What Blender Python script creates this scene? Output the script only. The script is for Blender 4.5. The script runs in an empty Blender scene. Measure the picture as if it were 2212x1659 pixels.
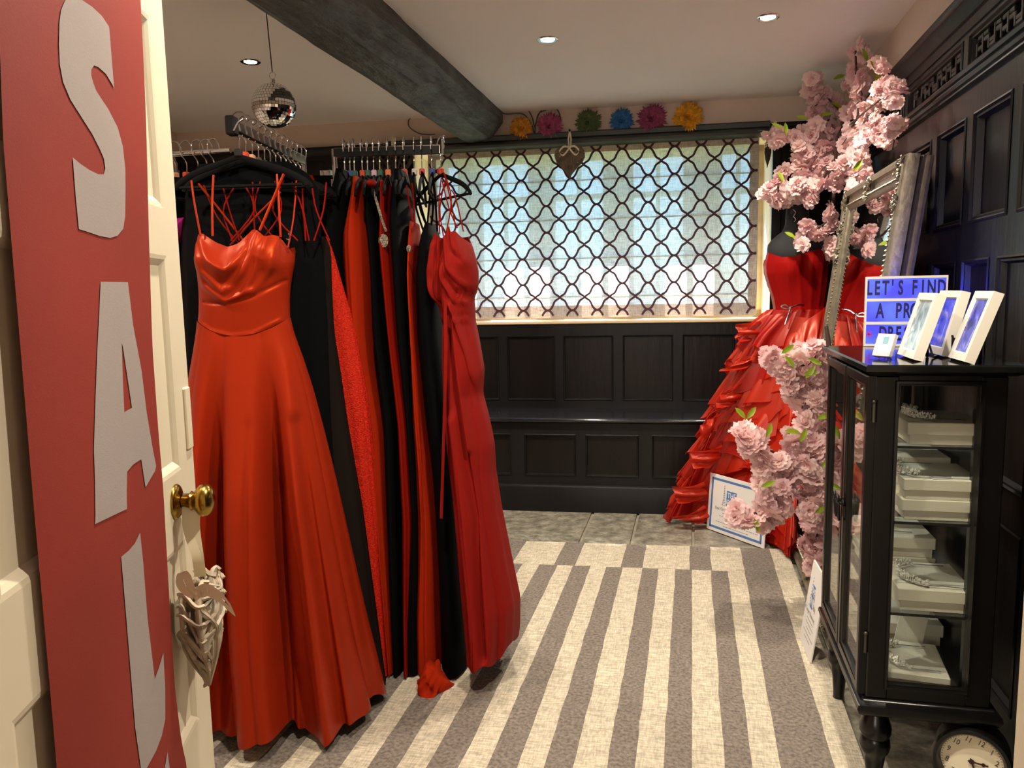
import bpy, bmesh, math, random
import numpy as np
from mathutils import Vector, Matrix, noise
random.seed(7)
sc = bpy.context.scene
COL = sc.collection
pi = math.pi

# ------------------------------------------------------------------ camera
FPX, CXP, CYP, HC = 1661.0, 1106.0, 829.5, 1.28
PITCH, YAW, ROLL, WALLROT = (math.radians(a) for a in (6.8, 13.2, -1.1, 3.3))
F = Vector((-math.sin(YAW)*math.cos(PITCH), math.cos(YAW)*math.cos(PITCH), -math.sin(PITCH)))
R0 = Vector((math.cos(YAW), math.sin(YAW), 0)); U0 = R0.cross(F)
R = R0*math.cos(ROLL)+U0*math.sin(ROLL); U = U0*math.cos(ROLL)-R0*math.sin(ROLL)
CAM = Vector((0, 0, HC))
cd = bpy.data.cameras.new('camera'); cam = bpy.data.objects.new('camera', cd); COL.objects.link(cam)
cd.sensor_width = 36; cd.lens = FPX/2212*36; cd.clip_start = .02
m = Matrix((R, U, -F)).transposed().to_4x4(); m.translation = CAM
cam.matrix_world = m
sc.camera = cam

def ray(x, y): return F+R*((x-CXP)/FPX)-U*((y-CYP)/FPX)
def onplane(x, y, p0, n):
    d = ray(x, y); p0 = Vector(p0); n = Vector(n)
    return CAM+d*((p0-CAM).dot(n)/d.dot(n))
def at_z(x, y, z=0): return onplane(x, y, (0, 0, z), (0, 0, 1))
def at_x(x, y, X): return onplane(x, y, (X, 0, 0), (1, 0, 0))
def at_y(x, y, Y): return onplane(x, y, (0, Y, 0), (0, 1, 0))
FH = Vector((F.x, F.y, 0)).normalized()
def at_d(x, y, d): return onplane(x, y, CAM+FH*d, FH)

# ------------------------------------------------------------------ world, lights, exposure
w = bpy.data.worlds.new('sky'); sc.world = w; w.use_nodes = True
nt = w.node_tree; bg = nt.nodes['Background']
sky = nt.nodes.new('ShaderNodeTexSky'); sky.sky_type = 'NISHITA'; sky.sun_disc = False
sky.sun_elevation = math.radians(50); sky.sun_rotation = math.radians(-20)
tint = nt.nodes.new('ShaderNodeMix'); tint.data_type = 'RGBA'; tint.blend_type = 'MULTIPLY'; tint.inputs[0].default_value = 1; tint.inputs[7].default_value = (.60, .90, 1.28, 1)
nt.links.new(sky.outputs[0], tint.inputs[6]); nt.links.new(tint.outputs[2], bg.inputs[0]); bg.inputs[1].default_value = .74
vs = sc.view_settings
vs.view_transform = 'Standard'; vs.look = 'None'; vs.gamma = 1; vs.use_curve_mapping = False; vs.exposure = 0.32
try:
    cy = sc.cycles
    cy.use_denoising = True; cy.denoiser = 'OPENIMAGEDENOISE'; cy.denoising_input_passes = 'RGB_ALBEDO_NORMAL'
    cy.caustics_reflective = False; cy.caustics_refractive = False
    cy.max_bounces = 10; cy.diffuse_bounces = 5; cy.glossy_bounces = 5; cy.transmission_bounces = 6; cy.transparent_max_bounces = 24
    cy.sample_clamp_indirect = 6.0
except Exception: pass

def lamp(name, kind, loc, energy, color=(1, 1, 1), rot=None, **kw):
    d = bpy.data.lights.new(name, kind); d.energy = energy; d.color = color
    for k, v in kw.items(): setattr(d, k, v)
    o = bpy.data.objects.new(name, d); COL.objects.link(o); o.location = loc
    if rot is not None: o.rotation_euler = rot
    return o
# sun outside the window: comes down through the casements on to the back of the blind
sd = Vector((.42, -.62, -.86)).normalized()
sun = lamp('sun', 'SUN', (0, 7, 5), 42.0, (1, .95, .86), angle=.009)
sun.rotation_euler = sd.to_track_quat('-Z', 'Y').to_euler()
# hall behind the camera: soft fill lamp added to brighten the room, no source seen there
WARM = (1.0, .80, .58)
hl = lamp('hall_fill_light', 'AREA', (-.55, -2.0, 1.25), 26, (1, .95, .88), (math.radians(108), 0, math.radians(-8)), shape='RECTANGLE', size=.8, size_y=1.1)

# ------------------------------------------------------------------ materials
def S(r, g, b):
    f = lambda c: (c/255/12.92) if c/255 <= .04045 else ((c/255+.055)/1.055)**2.4
    return (f(r), f(g), f(b), 1)
MATS = {}
def pm(name, col, rough=.5, metal=0, noise_=None, bump=None, spec=.5, sheen=0, emit=None, coat=0, alpha=1, trans=0, coords='Object', noise2=None, stint=None):
    m = bpy.data.materials.new(name); m.use_nodes = True; MATS[name] = m
    nt = m.node_tree; b = nt.nodes['Principled BSDF']
    b.inputs['Base Color'].default_value = col; b.inputs['Roughness'].default_value = rough
    b.inputs['Metallic'].default_value = metal; b.inputs['Specular IOR Level'].default_value = spec
    if sheen: b.inputs['Sheen Weight'].default_value = sheen; b.inputs['Sheen Roughness'].default_value = .4
    if coat: b.inputs['Coat Weight'].default_value = coat; b.inputs['Coat Roughness'].default_value = .15
    if alpha < 1: b.inputs['Alpha'].default_value = alpha
    if trans: b.inputs['Transmission Weight'].default_value = trans
    if emit: b.inputs['Emission Color'].default_value = emit[0]; b.inputs['Emission Strength'].default_value = emit[1]
    if stint: b.inputs['Specular Tint'].default_value = stint
    tc = None
    def tex(sc_, st, detail=5):
        nonlocal tc
        if tc is None: tc = nt.nodes.new('ShaderNodeTexCoord')
        mp = nt.nodes.new('ShaderNodeMapping'); mp.inputs['Scale'].default_value = st
        nt.links.new(tc.outputs[coords], mp.inputs[0])
        n = nt.nodes.new('ShaderNodeTexNoise'); n.inputs['Scale'].default_value = sc_; n.inputs['Detail'].default_value = detail
        nt.links.new(mp.outputs[0], n.inputs['Vector']); return n
    last = None
    for nz in (noise_, noise2):
        if not nz: continue
        sc_, amt, st = nz[0], nz[1], (nz[2] if len(nz) > 2 else (1, 1, 1))
        n = tex(sc_, st)
        rp = nt.nodes.new('ShaderNodeMapRange'); rp.inputs[1].default_value = .32; rp.inputs[2].default_value = .68
        rp.inputs[3].default_value = 1-amt; rp.inputs[4].default_value = 1+amt
        nt.links.new(n.outputs[0], rp.inputs[0])
        mx = nt.nodes.new('ShaderNodeMix'); mx.data_type = 'RGBA'; mx.blend_type = 'MULTIPLY'; mx.inputs[0].default_value = 1
        if last is None: mx.inputs[6].default_value = col
        else: nt.links.new(last, mx.inputs[6])
        nt.links.new(rp.outputs[0], mx.inputs[7]); last = mx.outputs[2]
    if last is not None: nt.links.new(last, b.inputs['Base Color'])
    if bump:
        n = tex(bump[0], bump[2] if len(bump) > 2 else (1, 1, 1))
        bp = nt.nodes.new('ShaderNodeBump'); bp.inputs['Strength'].default_value = bump[1]; bp.inputs['Distance'].default_value = bump[3] if len(bump) > 3 else .01
        nt.links.new(n.outputs[0], bp.inputs['Height']); nt.links.new(bp.outputs[0], b.inputs['Normal'])
    return m
def mixmat(name, a, bsh, fac):
    """simple two shader mix; a, bsh: (type, color, rough)"""
    m = bpy.data.materials.new(name); m.use_nodes = True; nt = m.node_tree
    nt.nodes.remove(nt.nodes['Principled BSDF']); out = nt.nodes['Material Output']
    def mk(s):
        n = nt.nodes.new(s[0]); n.inputs['Color'].default_value = s[1]
        if len(s) > 2: n.inputs['Roughness'].default_value = s[2]
        return n
    x, y = mk(a), mk(bsh); mx = nt.nodes.new('ShaderNodeMixShader')
    if fac == 'fresnel':
        lw = nt.nodes.new('ShaderNodeLayerWeight'); lw.inputs[0].default_value = .5; pw = nt.nodes.new('ShaderNodeMath'); pw.operation = 'POWER'; pw.inputs[1].default_value = 4.5; nt.links.new(lw.outputs['Facing'], pw.inputs[0])
        ma = nt.nodes.new('ShaderNodeMath'); ma.operation = 'MULTIPLY_ADD'; ma.inputs[1].default_value = .8; ma.inputs[2].default_value = .03; nt.links.new(pw.outputs[0], ma.inputs[0]); nt.links.new(ma.outputs[0], mx.inputs[0])
    else: mx.inputs[0].default_value = fac
    nt.links.new(x.outputs[0], mx.inputs[1]); nt.links.new(y.outputs[0], mx.inputs[2]); nt.links.new(mx.outputs[0], out.inputs[0])
    MATS[name] = m; return m, nt, x, y, mx

M_ceil = pm('ceiling_paint', S(240, 234, 233), .9, bump=(30, .12))
M_cream = pm('cream_wall_paint', S(218, 200, 186), .9, bump=(25, .2))
M_panel = pm('dark_panel_paint', S(21, 20, 20), .36, spec=.28, noise_=(6, .18, (1, 1, .2)), bump=(40, .12, (1, 1, .15)))
M_panelb = pm('dark_panel_board', S(20, 16, 15), .32, spec=.28, noise_=(5, .25, (1, 1, .15)), bump=(30, .15, (1, 1, .12)))
M_seat = pm('bench_seat_paint', S(26, 26, 30), .12, spec=.7, bump=(14, .03))
M_beam = pm('beam_paint', S(82, 84, 83), .6, noise_=(16, .35, (1, .3, 1)), noise2=(50, .2, (1, .15, 1)), bump=(16, 1.0, (1, .3, 1), .05))
M_rail = pm('rail_paint', S(60, 65, 64), .45)
M_sill = pm('sill_oak', S(214, 190, 150), .5, noise_=(12, .15, (.2, 1, 1)))
M_plaster = pm('reveal_plaster', S(236, 228, 210), .9)
M_stone = pm('flagstone', S(126, 120, 106), .42, noise_=(16, .45), noise2=(60, .3), bump=(35, .5))
M_mortar = pm('mortar', S(140, 132, 115), .9, bump=(50, .4))
M_door = pm('door_paint', S(208, 196, 170), .42, bump=(7, .08))
M_brass = pm('brass', S(165, 132, 58), .22, 1)
M_chrome = pm('chrome', S(225, 225, 228), .12, 1)
M_blackm = pm('black_metal', S(12, 12, 13), .4, spec=.3)
M_velvet = pm('hanger_velvet', S(8, 7, 7), .9, spec=.15)
M_silver = pm('silver_leaf', S(150, 140, 122), .38, .85, noise_=(30, .2), bump=(60, .15))
M_mirror = pm('mirror_glass', S(240, 242, 242), .01, 1)
M_cab = pm('cabinet_black', S(11, 10, 10), .25, spec=.4, bump=(20, .03))
M_cabtop = pm('cabinet_top_black', S(18, 18, 18), .1)
M_white = pm('white_frame_paint', S(232, 226, 210), .5)
M_box = pm('white_card', S(225, 218, 200), .7, bump=(60, .1))
M_ivory = pm('ivory_ribbon', S(232, 222, 190), .45, sheen=.3)
M_wick = pm('wicker', S(122, 108, 92), .7, noise_=(20, .35))
M_wickd = pm('wicker_dark', S(72, 62, 52), .8, noise_=(20, .3))
M_leaf = pm('leaf_green', S(140, 160, 30), .45, noise_=(25, .2))
M_twig = pm('twig_brown', S(70, 45, 38), .7)
M_blackcloth = pm('mannequin_cloth', S(24, 25, 27), .8, sheen=.15)
M_crystal = pm('crystal', S(250, 246, 238), .1, .35)
M_paper = pm('paper_white', S(216, 211, 207), .6)
M_blue = pm('print_blue', S(72, 112, 165), .6)
M_ink = pm('print_grey', S(150, 145, 150), .7)
M_cable = pm('cable_grey', S(92, 84, 80), .6)
M_black = pm('black_rubber', S(14, 14, 15), .6)
M_glass = mixmat('thin_glass', ('ShaderNodeBsdfTransparent', (.93, .95, .93, 1)), ('ShaderNodeBsdfGlossy', (1, 1, 1, 1), .01), 'fresnel')[0]
M_acryl = mixmat('clear_acrylic', ('ShaderNodeBsdfTransparent', (.9, .93, .97, 1)), ('ShaderNodeBsdfGlossy', (1, 1, 1, 1), .05), 'fresnel')[0]
def blossom_mat(name, c):
    return mixmat(name, ('ShaderNodeBsdfDiffuse', c), ('ShaderNodeBsdfTranslucent', c), .35)[0]
M_pink = [blossom_mat('blossom_pink', S(244, 214, 212)), blossom_mat('blossom_pink_pale', S(252, 226, 222)), blossom_mat('blossom_rose', S(238, 202, 202))]
def organza(name, c, op):
    m, nt, a, b, mx = mixmat(name, ('ShaderNodeBsdfDiffuse', c), ('ShaderNodeBsdfTranslucent', c), .45)
    out = nt.nodes['Material Output']; tr = nt.nodes.new('ShaderNodeBsdfTransparent'); tr.inputs[0].default_value = (1, .55, .5, 1)
    m2 = nt.nodes.new('ShaderNodeMixShader'); m2.inputs[0].default_value = op
    gl = nt.nodes.new('ShaderNodeBsdfGlossy'); gl.inputs[0].default_value = (1, .5, .4, 1); gl.inputs[1].default_value = .35
    m3 = nt.nodes.new('ShaderNodeMixShader'); m3.inputs[0].default_value = .08
    nt.links.new(mx.outputs[0], m3.inputs[1]); nt.links.new(gl.outputs[0], m3.inputs[2])
    nt.links.new(tr.outputs[0], m2.inputs[1]); nt.links.new(m3.outputs[0], m2.inputs[2]); nt.links.new(m2.outputs[0], out.inputs[0])
    return m
M_org = [organza('red_organza', S(214, 50, 22), .74), organza('red_organza_deep', S(190, 26, 24), .76)]
M_satin = pm('red_satin', S(140, 36, 15), .38, spec=.65, stint=S(255, 110, 50), bump=(160, .04), noise_=(3, .06))
M_corset = pm('corset_satin', S(140, 14, 14), .35, spec=.6, stint=S(255, 110, 90))
def cloth(name, c, rough=.75, **kw): return pm(name, c, rough, spec=.25, stint=tuple(min(1, q*2.2+.05) for q in c[:3])+(1,), bump=(220, .08), **kw)
M_black_c = cloth('black_crepe', S(11, 11, 12), .85)
M_black_v = cloth('black_velvet', S(26, 20, 18), .7, noise_=(4, .25, (1, 1, .1)))
M_red_o = cloth('orange_red_crepe', S(152, 36, 13), .65)
M_red_d = cloth('deep_red_crepe', S(124, 20, 10), .7)
M_red_b = cloth('cherry_red_crepe', S(124, 24, 19), .65)
M_red_q = pm('red_sequin', S(180, 34, 22), .4, noise_=(160, .35), bump=(260, .5), stint=S(255, 120, 80))
M_mag = cloth('magenta_satin', S(176, 40, 120), .45)
M_silverseq = pm('silver_sequin', S(190, 180, 160), .3, .7, noise_=(220, .7), bump=(260, 1))

# ------------------------------------------------------------------ mesh builder
class MB:
    def __init__(s, M=None): s.v = []; s.f = []; s.mi = []; s.M = M
    def add(s, vs, fs, mi=0):
        n = len(s.v)
        for v in vs: s.v.append((s.M @ Vector(v)) if s.M is not None else Vector(v))
        for f in fs: s.f.append([i+n for i in f]); s.mi.append(mi)
    def box(s, lo, hi, mi=0, T=None, bev=0):
        x0, y0, z0 = lo; x1, y1, z1 = hi
        if x0 > x1: x0, x1 = x1, x0
        if y0 > y1: y0, y1 = y1, y0
        if z0 > z1: z0, z1 = z1, z0
        if bev and min(x1-x0, y1-y0, z1-z0) > 2.2*bev:
            b = bev; vs = []; idx = {}
            for ix, (X, sx) in enumerate(((x0, 1), (x1, -1))):
                for iy, (Y, sy) in enumerate(((y0, 1), (y1, -1))):
                    for iz, (Z, sz) in enumerate(((z0, 1), (z1, -1))):
                        for k in range(3):
                            p = [X+sx*b, Y+sy*b, Z+sz*b]; p[k] = (X, Y, Z)[k]
                            idx[ix, iy, iz, k] = len(vs); vs.append(p)
            fs = []
            I = lambda a, b_, c, k: idx[a, b_, c, k]
            fs += [[I(0,0,0,0), I(0,0,1,0), I(0,1,1,0), I(0,1,0,0)], [I(1,0,0,0), I(1,1,0,0), I(1,1,1,0), I(1,0,1,0)]]
            fs += [[I(0,0,0,1), I(1,0,0,1), I(1,0,1,1), I(0,0,1,1)], [I(0,1,0,1), I(0,1,1,1), I(1,1,1,1), I(1,1,0,1)]]
            fs += [[I(0,0,0,2), I(0,1,0,2), I(1,1,0,2), I(1,0,0,2)], [I(0,0,1,2), I(1,0,1,2), I(1,1,1,2), I(0,1,1,2)]]
            for a in (0, 1):
                for c in (0, 1):
                    fs += [[I(a,c,0,0), I(a,c,1,0), I(a,c,1,1), I(a,c,0,1)], [I(a,0,c,0), I(a,1,c,0), I(a,1,c,2), I(a,0,c,2)], [I(0,a,c,1), I(1,a,c,1), I(1,a,c,2), I(0,a,c,2)]]
                    for d in (0, 1): fs.append([I(a,c,d,0), I(a,c,d,1), I(a,c,d,2)])
        else:
            vs = [(x0,y0,z0),(x1,y0,z0),(x1,y1,z0),(x0,y1,z0),(x0,y0,z1),(x1,y0,z1),(x1,y1,z1),(x0,y1,z1)]
            fs = [(0,3,2,1),(4,5,6,7),(0,1,5,4),(1,2,6,5),(2,3,7,6),(3,0,4,7)]
        if T is not None: vs = [T @ Vector(v) for v in vs]
        s.add(vs, fs, mi)
    def rings(s, rings, closed=True, cap0=False, cap1=False, mi=0, loop=False):
        n = len(rings[0]); vs = [p for r in rings for p in r]; fs = []
        m_ = len(rings)
        for i in range(m_ if loop else m_-1):
            j = (i+1) % m_
            for k in range(n if closed else n-1):
                l = (k+1) % n
                fs.append((i*n+k, i*n+l, j*n+l, j*n+k))
        if cap0: fs.append(tuple(range(n-1, -1, -1)))
        if cap1: fs.append(tuple((m_-1)*n+k for k in range(n)))
        s.add(vs, fs, mi)
    def tube(s, path, r, n=8, cap=True, mi=0, loop=False, flat=None):
        path = [Vector(p) for p in path]; rs = r if isinstance(r, (list, tuple)) else [r]*len(path)
        m_ = len(path); rings = []; up = None
        for i, p in enumerate(path):
            if loop: t = path[(i+1) % m_]-path[i-1]
            else: t = path[min(i+1, m_-1)]-path[max(i-1, 0)]
            if t.length < 1e-9: t = Vector((0, 0, 1))
            t.normalize()
            if up is None:
                up = Vector((0, 0, 1)) if abs(t.z) < .9 else Vector((1, 0, 0))
            a = up-t*up.dot(t)
            if a.length < 1e-6: a = t.orthogonal()
            a.normalize(); up = a; b = t.cross(a)
            fl = flat if flat else (1, 1)
            rings.append([p+(a*math.cos(q)*fl[0]+b*math.sin(q)*fl[1])*rs[i] for q in (2*pi*k/n for k in range(n))])
        s.rings(rings, True, cap and not loop, cap and not loop, mi, loop)
    def lathe(s, prof, o=(0, 0, 0), axis=(0, 0, 1), n=20, mi=0, cap=True):
        o = Vector(o); ax = Vector(axis).normalized(); a = ax.orthogonal().normalized(); b = ax.cross(a)
        s.rings([[o+ax*h+(a*math.cos(2*pi*k/n)+b*math.sin(2*pi*k/n))*max(r, 1e-5) for k in range(n)] for r, h in prof], True, cap, cap, mi)
    def prism(s, poly, z0, z1, T=None, mi=0):
        n = len(poly); vs = [(x, y, z0) for x, y in poly]+[(x, y, z1) for x, y in poly]
        if T is not None: vs = [T @ Vector(v) for v in vs]
        fs = [tuple(range(n-1, -1, -1)), tuple(range(n, 2*n))]+[(k, (k+1) % n, n+(k+1) % n, n+k) for k in range(n)]
        s.add(vs, fs, mi)
    def ball(s, c, r, n=10, m_=6, mi=0, sc_=(1, 1, 1)):
        c = Vector(c); rr = []
        for i in range(m_+1):
            a = pi*i/m_; q = max(math.sin(a), .001)
            rr.append([c+Vector((math.cos(2*pi*k/n)*q*r*sc_[0], math.sin(2*pi*k/n)*q*r*sc_[1], math.cos(a)*r*sc_[2])) for k in range(n)])
        s.rings(rr, True, False, False, mi)
    def octa(s, c, r, h=None, mi=0):
        c = Vector(c); h = h or r
        vs = [c+Vector(d) for d in ((r,0,0),(0,r,0),(-r,0,0),(0,-r,0),(0,0,h),(0,0,-h))]
        s.add(vs, [(0,1,4),(1,2,4),(2,3,4),(3,0,4),(1,0,5),(2,1,5),(3,2,5),(0,3,5)], mi)
    def build(s, name, mat, parent=None, origin=None, smooth=None, kind=None):
        o0 = Vector((0, 0, 0))
        if parent is not None:
            p = parent
            while p is not None: o0 = o0+p.location; p = p.parent
        elif origin is not None: o0 = Vector(origin)
        me = bpy.data.meshes.new(name)
        me.from_pydata([tuple(v-o0) for v in s.v], [], s.f)
        mats = mat if isinstance(mat, (list, tuple)) else [mat]
        for q in mats: me.materials.append(q)
        if len(mats) > 1: me.polygons.foreach_set('material_index', s.mi)
        if smooth is not None:
            me.shade_smooth()
            if smooth < 180: me.set_sharp_from_angle(angle=math.radians(smooth))
        me.update()
        o = bpy.data.objects.new(name, me); COL.objects.link(o)
        if parent is not None: o.parent = parent
        elif origin is not None: o.location = o0
        if kind: o['kind'] = kind
        return o

def tag(o, label=None, cat=None, group=None, kind=None):
    if label: o['label'] = label
    if cat: o['category'] = cat
    if group: o['group'] = group
    if kind: o['kind'] = kind
    return o
def thing(name, label, cat, loc, group=None):
    o = bpy.data.objects.new(name, None); COL.objects.link(o); o.location = loc; o.empty_display_size = .05
    return tag(o, label, cat, group)
def struct(name, loc=(0, 0, 0)):
    o = bpy.data.objects.new(name, None); COL.objects.link(o); o.location = loc; o.empty_display_size = .05
    o['kind'] = 'structure'; return o
def inst(name, mesh, parent, M=None, kind=None):
    o = bpy.data.objects.new(name, mesh); COL.objects.link(o)
    if parent is not None: o.parent = parent
    if M is not None: o.matrix_local = M
    return o
def copy_thing(o, loc, label=None, rotz=None, parent=None):
    c = o.copy(); COL.objects.link(c)
    if parent is None:
        c.location = loc
        if label: c['label'] = label
        if rotz is not None: c.rotation_euler.z = rotz
    else: c.parent = parent
    for ch in list(o.children): copy_thing(ch, None, parent=c)
    return c
def text_mesh(txt, size, bold=0.0, sx=1.0, extrude=.0004):
    cu = bpy.data.curves.new('lettering', 'FONT'); cu.body = txt; cu.size = size; cu.offset = bold; cu.extrude = extrude
    cu.align_x = 'CENTER'; cu.align_y = 'CENTER'; cu.resolution_u = 3
    o = bpy.data.objects.new('lettering', cu); COL.objects.link(o)
    dg = bpy.context.evaluated_depsgraph_get(); dg.update()
    me = bpy.data.meshes.new_from_object(o.evaluated_get(dg))
    bpy.data.objects.remove(o); bpy.data.curves.remove(cu)
    if sx != 1.0:
        for v in me.vertices: v.co.x *= sx
    return me
def lerp_tab(tab, t):
    if t <= tab[0][0]: return tab[0][1:]
    for a, b in zip(tab, tab[1:]):
        if t <= b[0]:
            k = (t-a[0])/(b[0]-a[0]+1e-12)
            return [p+(q-p)*k for p, q in zip(a[1:], b[1:])]
    return tab[-1][1:]
def smooth_path(pts, n=8, loop=False):
    pts = [Vector(p) for p in pts]; out = []; m_ = len(pts)
    for i in range(m_ if loop else m_-1):
        g = (lambda k: pts[k % m_]) if loop else (lambda k: pts[min(max(k, 0), m_-1)])
        p0, p1, p2, p3 = g(i-1), g(i), g(i+1), g(i+2)
        for k in range(n):
            t = k/n
            out.append(.5*((2*p1)+(p2-p0)*t+(2*p0-5*p1+4*p2-p3)*t*t+(3*p1-p0-3*p2+p3)*t**3))
    if not loop: out.append(pts[-1])
    return out

# back wall frame: local x = along the wall, y = into the wall, z = up
PW = at_z(1300, 1105, 0)
UW = Vector((math.cos(WALLROT), math.sin(WALLROT), 0)); NW = Vector((-math.sin(WALLROT), math.cos(WALLROT), 0))
MW = Matrix((UW, NW, Vector((0, 0, 1)))).transposed().to_4x4(); MW.translation = PW
MWi = MW.inverted()
def bw(x, y, off):                      # pixel -> wall frame (u, off, z)
    return MWi @ onplane(x, y, PW+NW*off, NW)
OFF = .36                               # panelling plane behind the bench front
CEIL = 2.36
# ------------------------------------------------------------------ room shell
XR, XL, YF = .84, -3.3, .43
fl = struct('floor')
b = MB(); b.box((XL-.2, -2.2, -.06), (1.4, 6.2, -.012)); b.build('mortar_bed', M_mortar, fl)
# flagstones, each its own stone; rows follow the joints seen by the bench
rnd = random.Random(3)
rows = [(3.03, 3.62), (3.63, 4.12), (4.13, 4.55)]
y = 3.02; 
for ri, (ya, yb) in enumerate([(.5, 1.0), (1.01, 1.5), (1.51, 2.0), (2.01, 2.5), (2.51, 3.0), (3.01, 3.66), (3.67, 4.50)]):
    x = -3.25+(ri % 2)*.2 if ri < 6 else -2.6+.005
    while x < XR:
        wd = .50+rnd.uniform(-.1, .12)
        if ri == 6:
            nx = [-2.6, -2.05, -1.6, -1.085, -.548, -.288, .02, .40, XR+.05]; xs = [q for q in nx if q > x+.02]
            xe = xs[0]-.005 if xs else XR
        else: xe = min(x+wd, XR+.03)
        if not (xe < -1.75 and ri < 6):
            b = MB(); h = rnd.uniform(-.003, .001)
            if ri == 6:
                sk = lambda X: .058*(X+.5)
                b.add([MWx for MWx in ((x, ya+sk(x)*.4, -.03), (xe, ya+sk(xe)*.4, -.03), (xe, yb+.07+sk(xe), -.03), (x, yb+.07+sk(x), -.03), (x+.006, ya+.006+sk(x)*.4, h), (xe-.006, ya+.006+sk(xe)*.4, h), (xe-.006, yb+.07+sk(xe), h), (x+.006, yb+.07+sk(x), h))], [(0,3,2,1),(4,5,6,7),(0,1,5,4),(1,2,6,5),(2,3,7,6),(3,0,4,7)])
            else: b.box((x, ya, -.03), (xe-.008, yb, h), bev=.004)
            b.build('flagstone', M_stone, fl)
        x = xe+.005 if ri == 6 else xe
b = MB(); b.box((XL-.2, -2.2, CEIL), (1.4, 5.2, CEIL+.1)); ceil_o = b.build('ceiling', M_ceil); tag(ceil_o, kind='structure')
b = MB(); b.box((XL-.1, YF-.1, -.05), (XL, 5.2, CEIL)); tag(b.build('wall_left', M_cream), kind='structure')
# front wall with the doorway the camera stands in
JR, JL = at_y(2222, 1300, YF).x, -.585
b = MB(); b.box((XL, YF-.12, -.05), (JL, YF, CEIL)); b.box((JR+.075, YF-.12, -.05), (1.0, YF, CEIL)); b.box((JL, YF-.12, 2.05), (JR+.08, YF, CEIL))
tag(b.build('wall_front', M_cream), kind='structure')
b = MB(); b.box((JR, YF-.14, -.02), (JR+.09, YF+.012, 2.06), bev=.006); tag(b.build('trim_1', M_door), kind='structure')
b = MB(); b.box((JL-.07, YF-.14, -.02), (JL, YF-.0, 2.06), bev=.006); tag(b.build('trim_2', M_door), kind='structure')
# hall the photograph is taken from
b = MB(); b.box((-1.1, -2.15, -.05), (-1.0, YF-.1, CEIL)); b.box((1.0, -2.15, -.05), (1.1, YF-.1, CEIL)); b.box((-1.1, -2.2, -.05), (1.1, -2.1, CEIL))
tag(b.build('wall_behind', M_cream), kind='structure')

# ---- back wall
wb = struct('wall_back', PW)
BL = bw(898, 400, OFF).x-.01                     # window opening, left and right edge
BR = bw(1668, 400, OFF).x
ZS, ZH = 1.093, 2.165                            # sill and window head
ZP = 2.215                                       # top of the dark panelling
UL, UR_ = -2.95, 1.42
b = MB(MW)
T = .42                                          # wall thickness
b.box((UL, OFF+.01, ZP), (UR_, OFF+T, CEIL+.02))
b.build('plaster_band', M_cream, wb)
b = MB(MW)
b.box((UL, OFF+.02, -.05), (UR_, OFF+T, ZS-.02)); b.box((UL, OFF+.02, ZS-.02), (BL, OFF+T, ZP)); b.box((BR, OFF+.02, ZS-.02), (UR_, OFF+T, ZP)); b.box((BL, OFF+.05, ZH), (BR, OFF+T, ZP))
b.build('masonry_core', M_plaster, wb)
b = MB(MW)
b.box((BR-.001, OFF+.01, ZS), (BR+.012, OFF+T, ZH)); b.box((BL-.012, OFF+.01, ZS), (BL+.001, OFF+T, ZH)); b.box((BL, OFF+.05, ZH-.012), (BR, OFF+T, ZH))
b.build('window_reveal', M_plaster, wb)
# dark picture rail / window head moulding, swept profile
def sweep(mb, prof, x0, x1):                     # prof in (y outwards negative, z)
    n = len(prof)
    mb.add([(x0, y, z) for y, z in prof]+[(x1, y, z) for y, z in prof], [(k, (k+1) % n, n+(k+1) % n, n+k) for k in range(n)]+[tuple(range(n-1, -1, -1)), tuple(range(n, 2*n))])
b = MB(MW)
zt = 2.225
uhl, uhr = bw(840, 300, OFF).x, bw(1662, 265, OFF).x
sweep(b, [(OFF+.05, zt), (OFF-.03, zt), (OFF-.035, zt-.008), (OFF-.03, zt-.032), (OFF-.022, zt-.036), (OFF-.036, zt-.04), (OFF-.05, zt-.048), (OFF-.056, zt-.06), (OFF-.05, zt-.072), (OFF-.03, zt-.078), (OFF+.05, zt-.078)], uhl, uhr)
b.build('head_moulding', M_rail, wb, smooth=40)
b = MB(MW)
sweep(b, [(OFF+.03, ZP), (OFF-.02, ZP), (OFF-.024, ZP-.01), (OFF-.016, ZP-.035), (OFF-.002, ZP-.05), (OFF+.03, ZP-.05)], UL, uhl)
sweep(b, [(OFF+.03, ZP), (OFF-.02, ZP), (OFF-.024, ZP-.01), (OFF-.016, ZP-.035), (OFF-.002, ZP-.05), (OFF+.03, ZP-.05)], uhr, UR_)
b.build('picture_rail', M_panel, wb, smooth=40)

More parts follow.
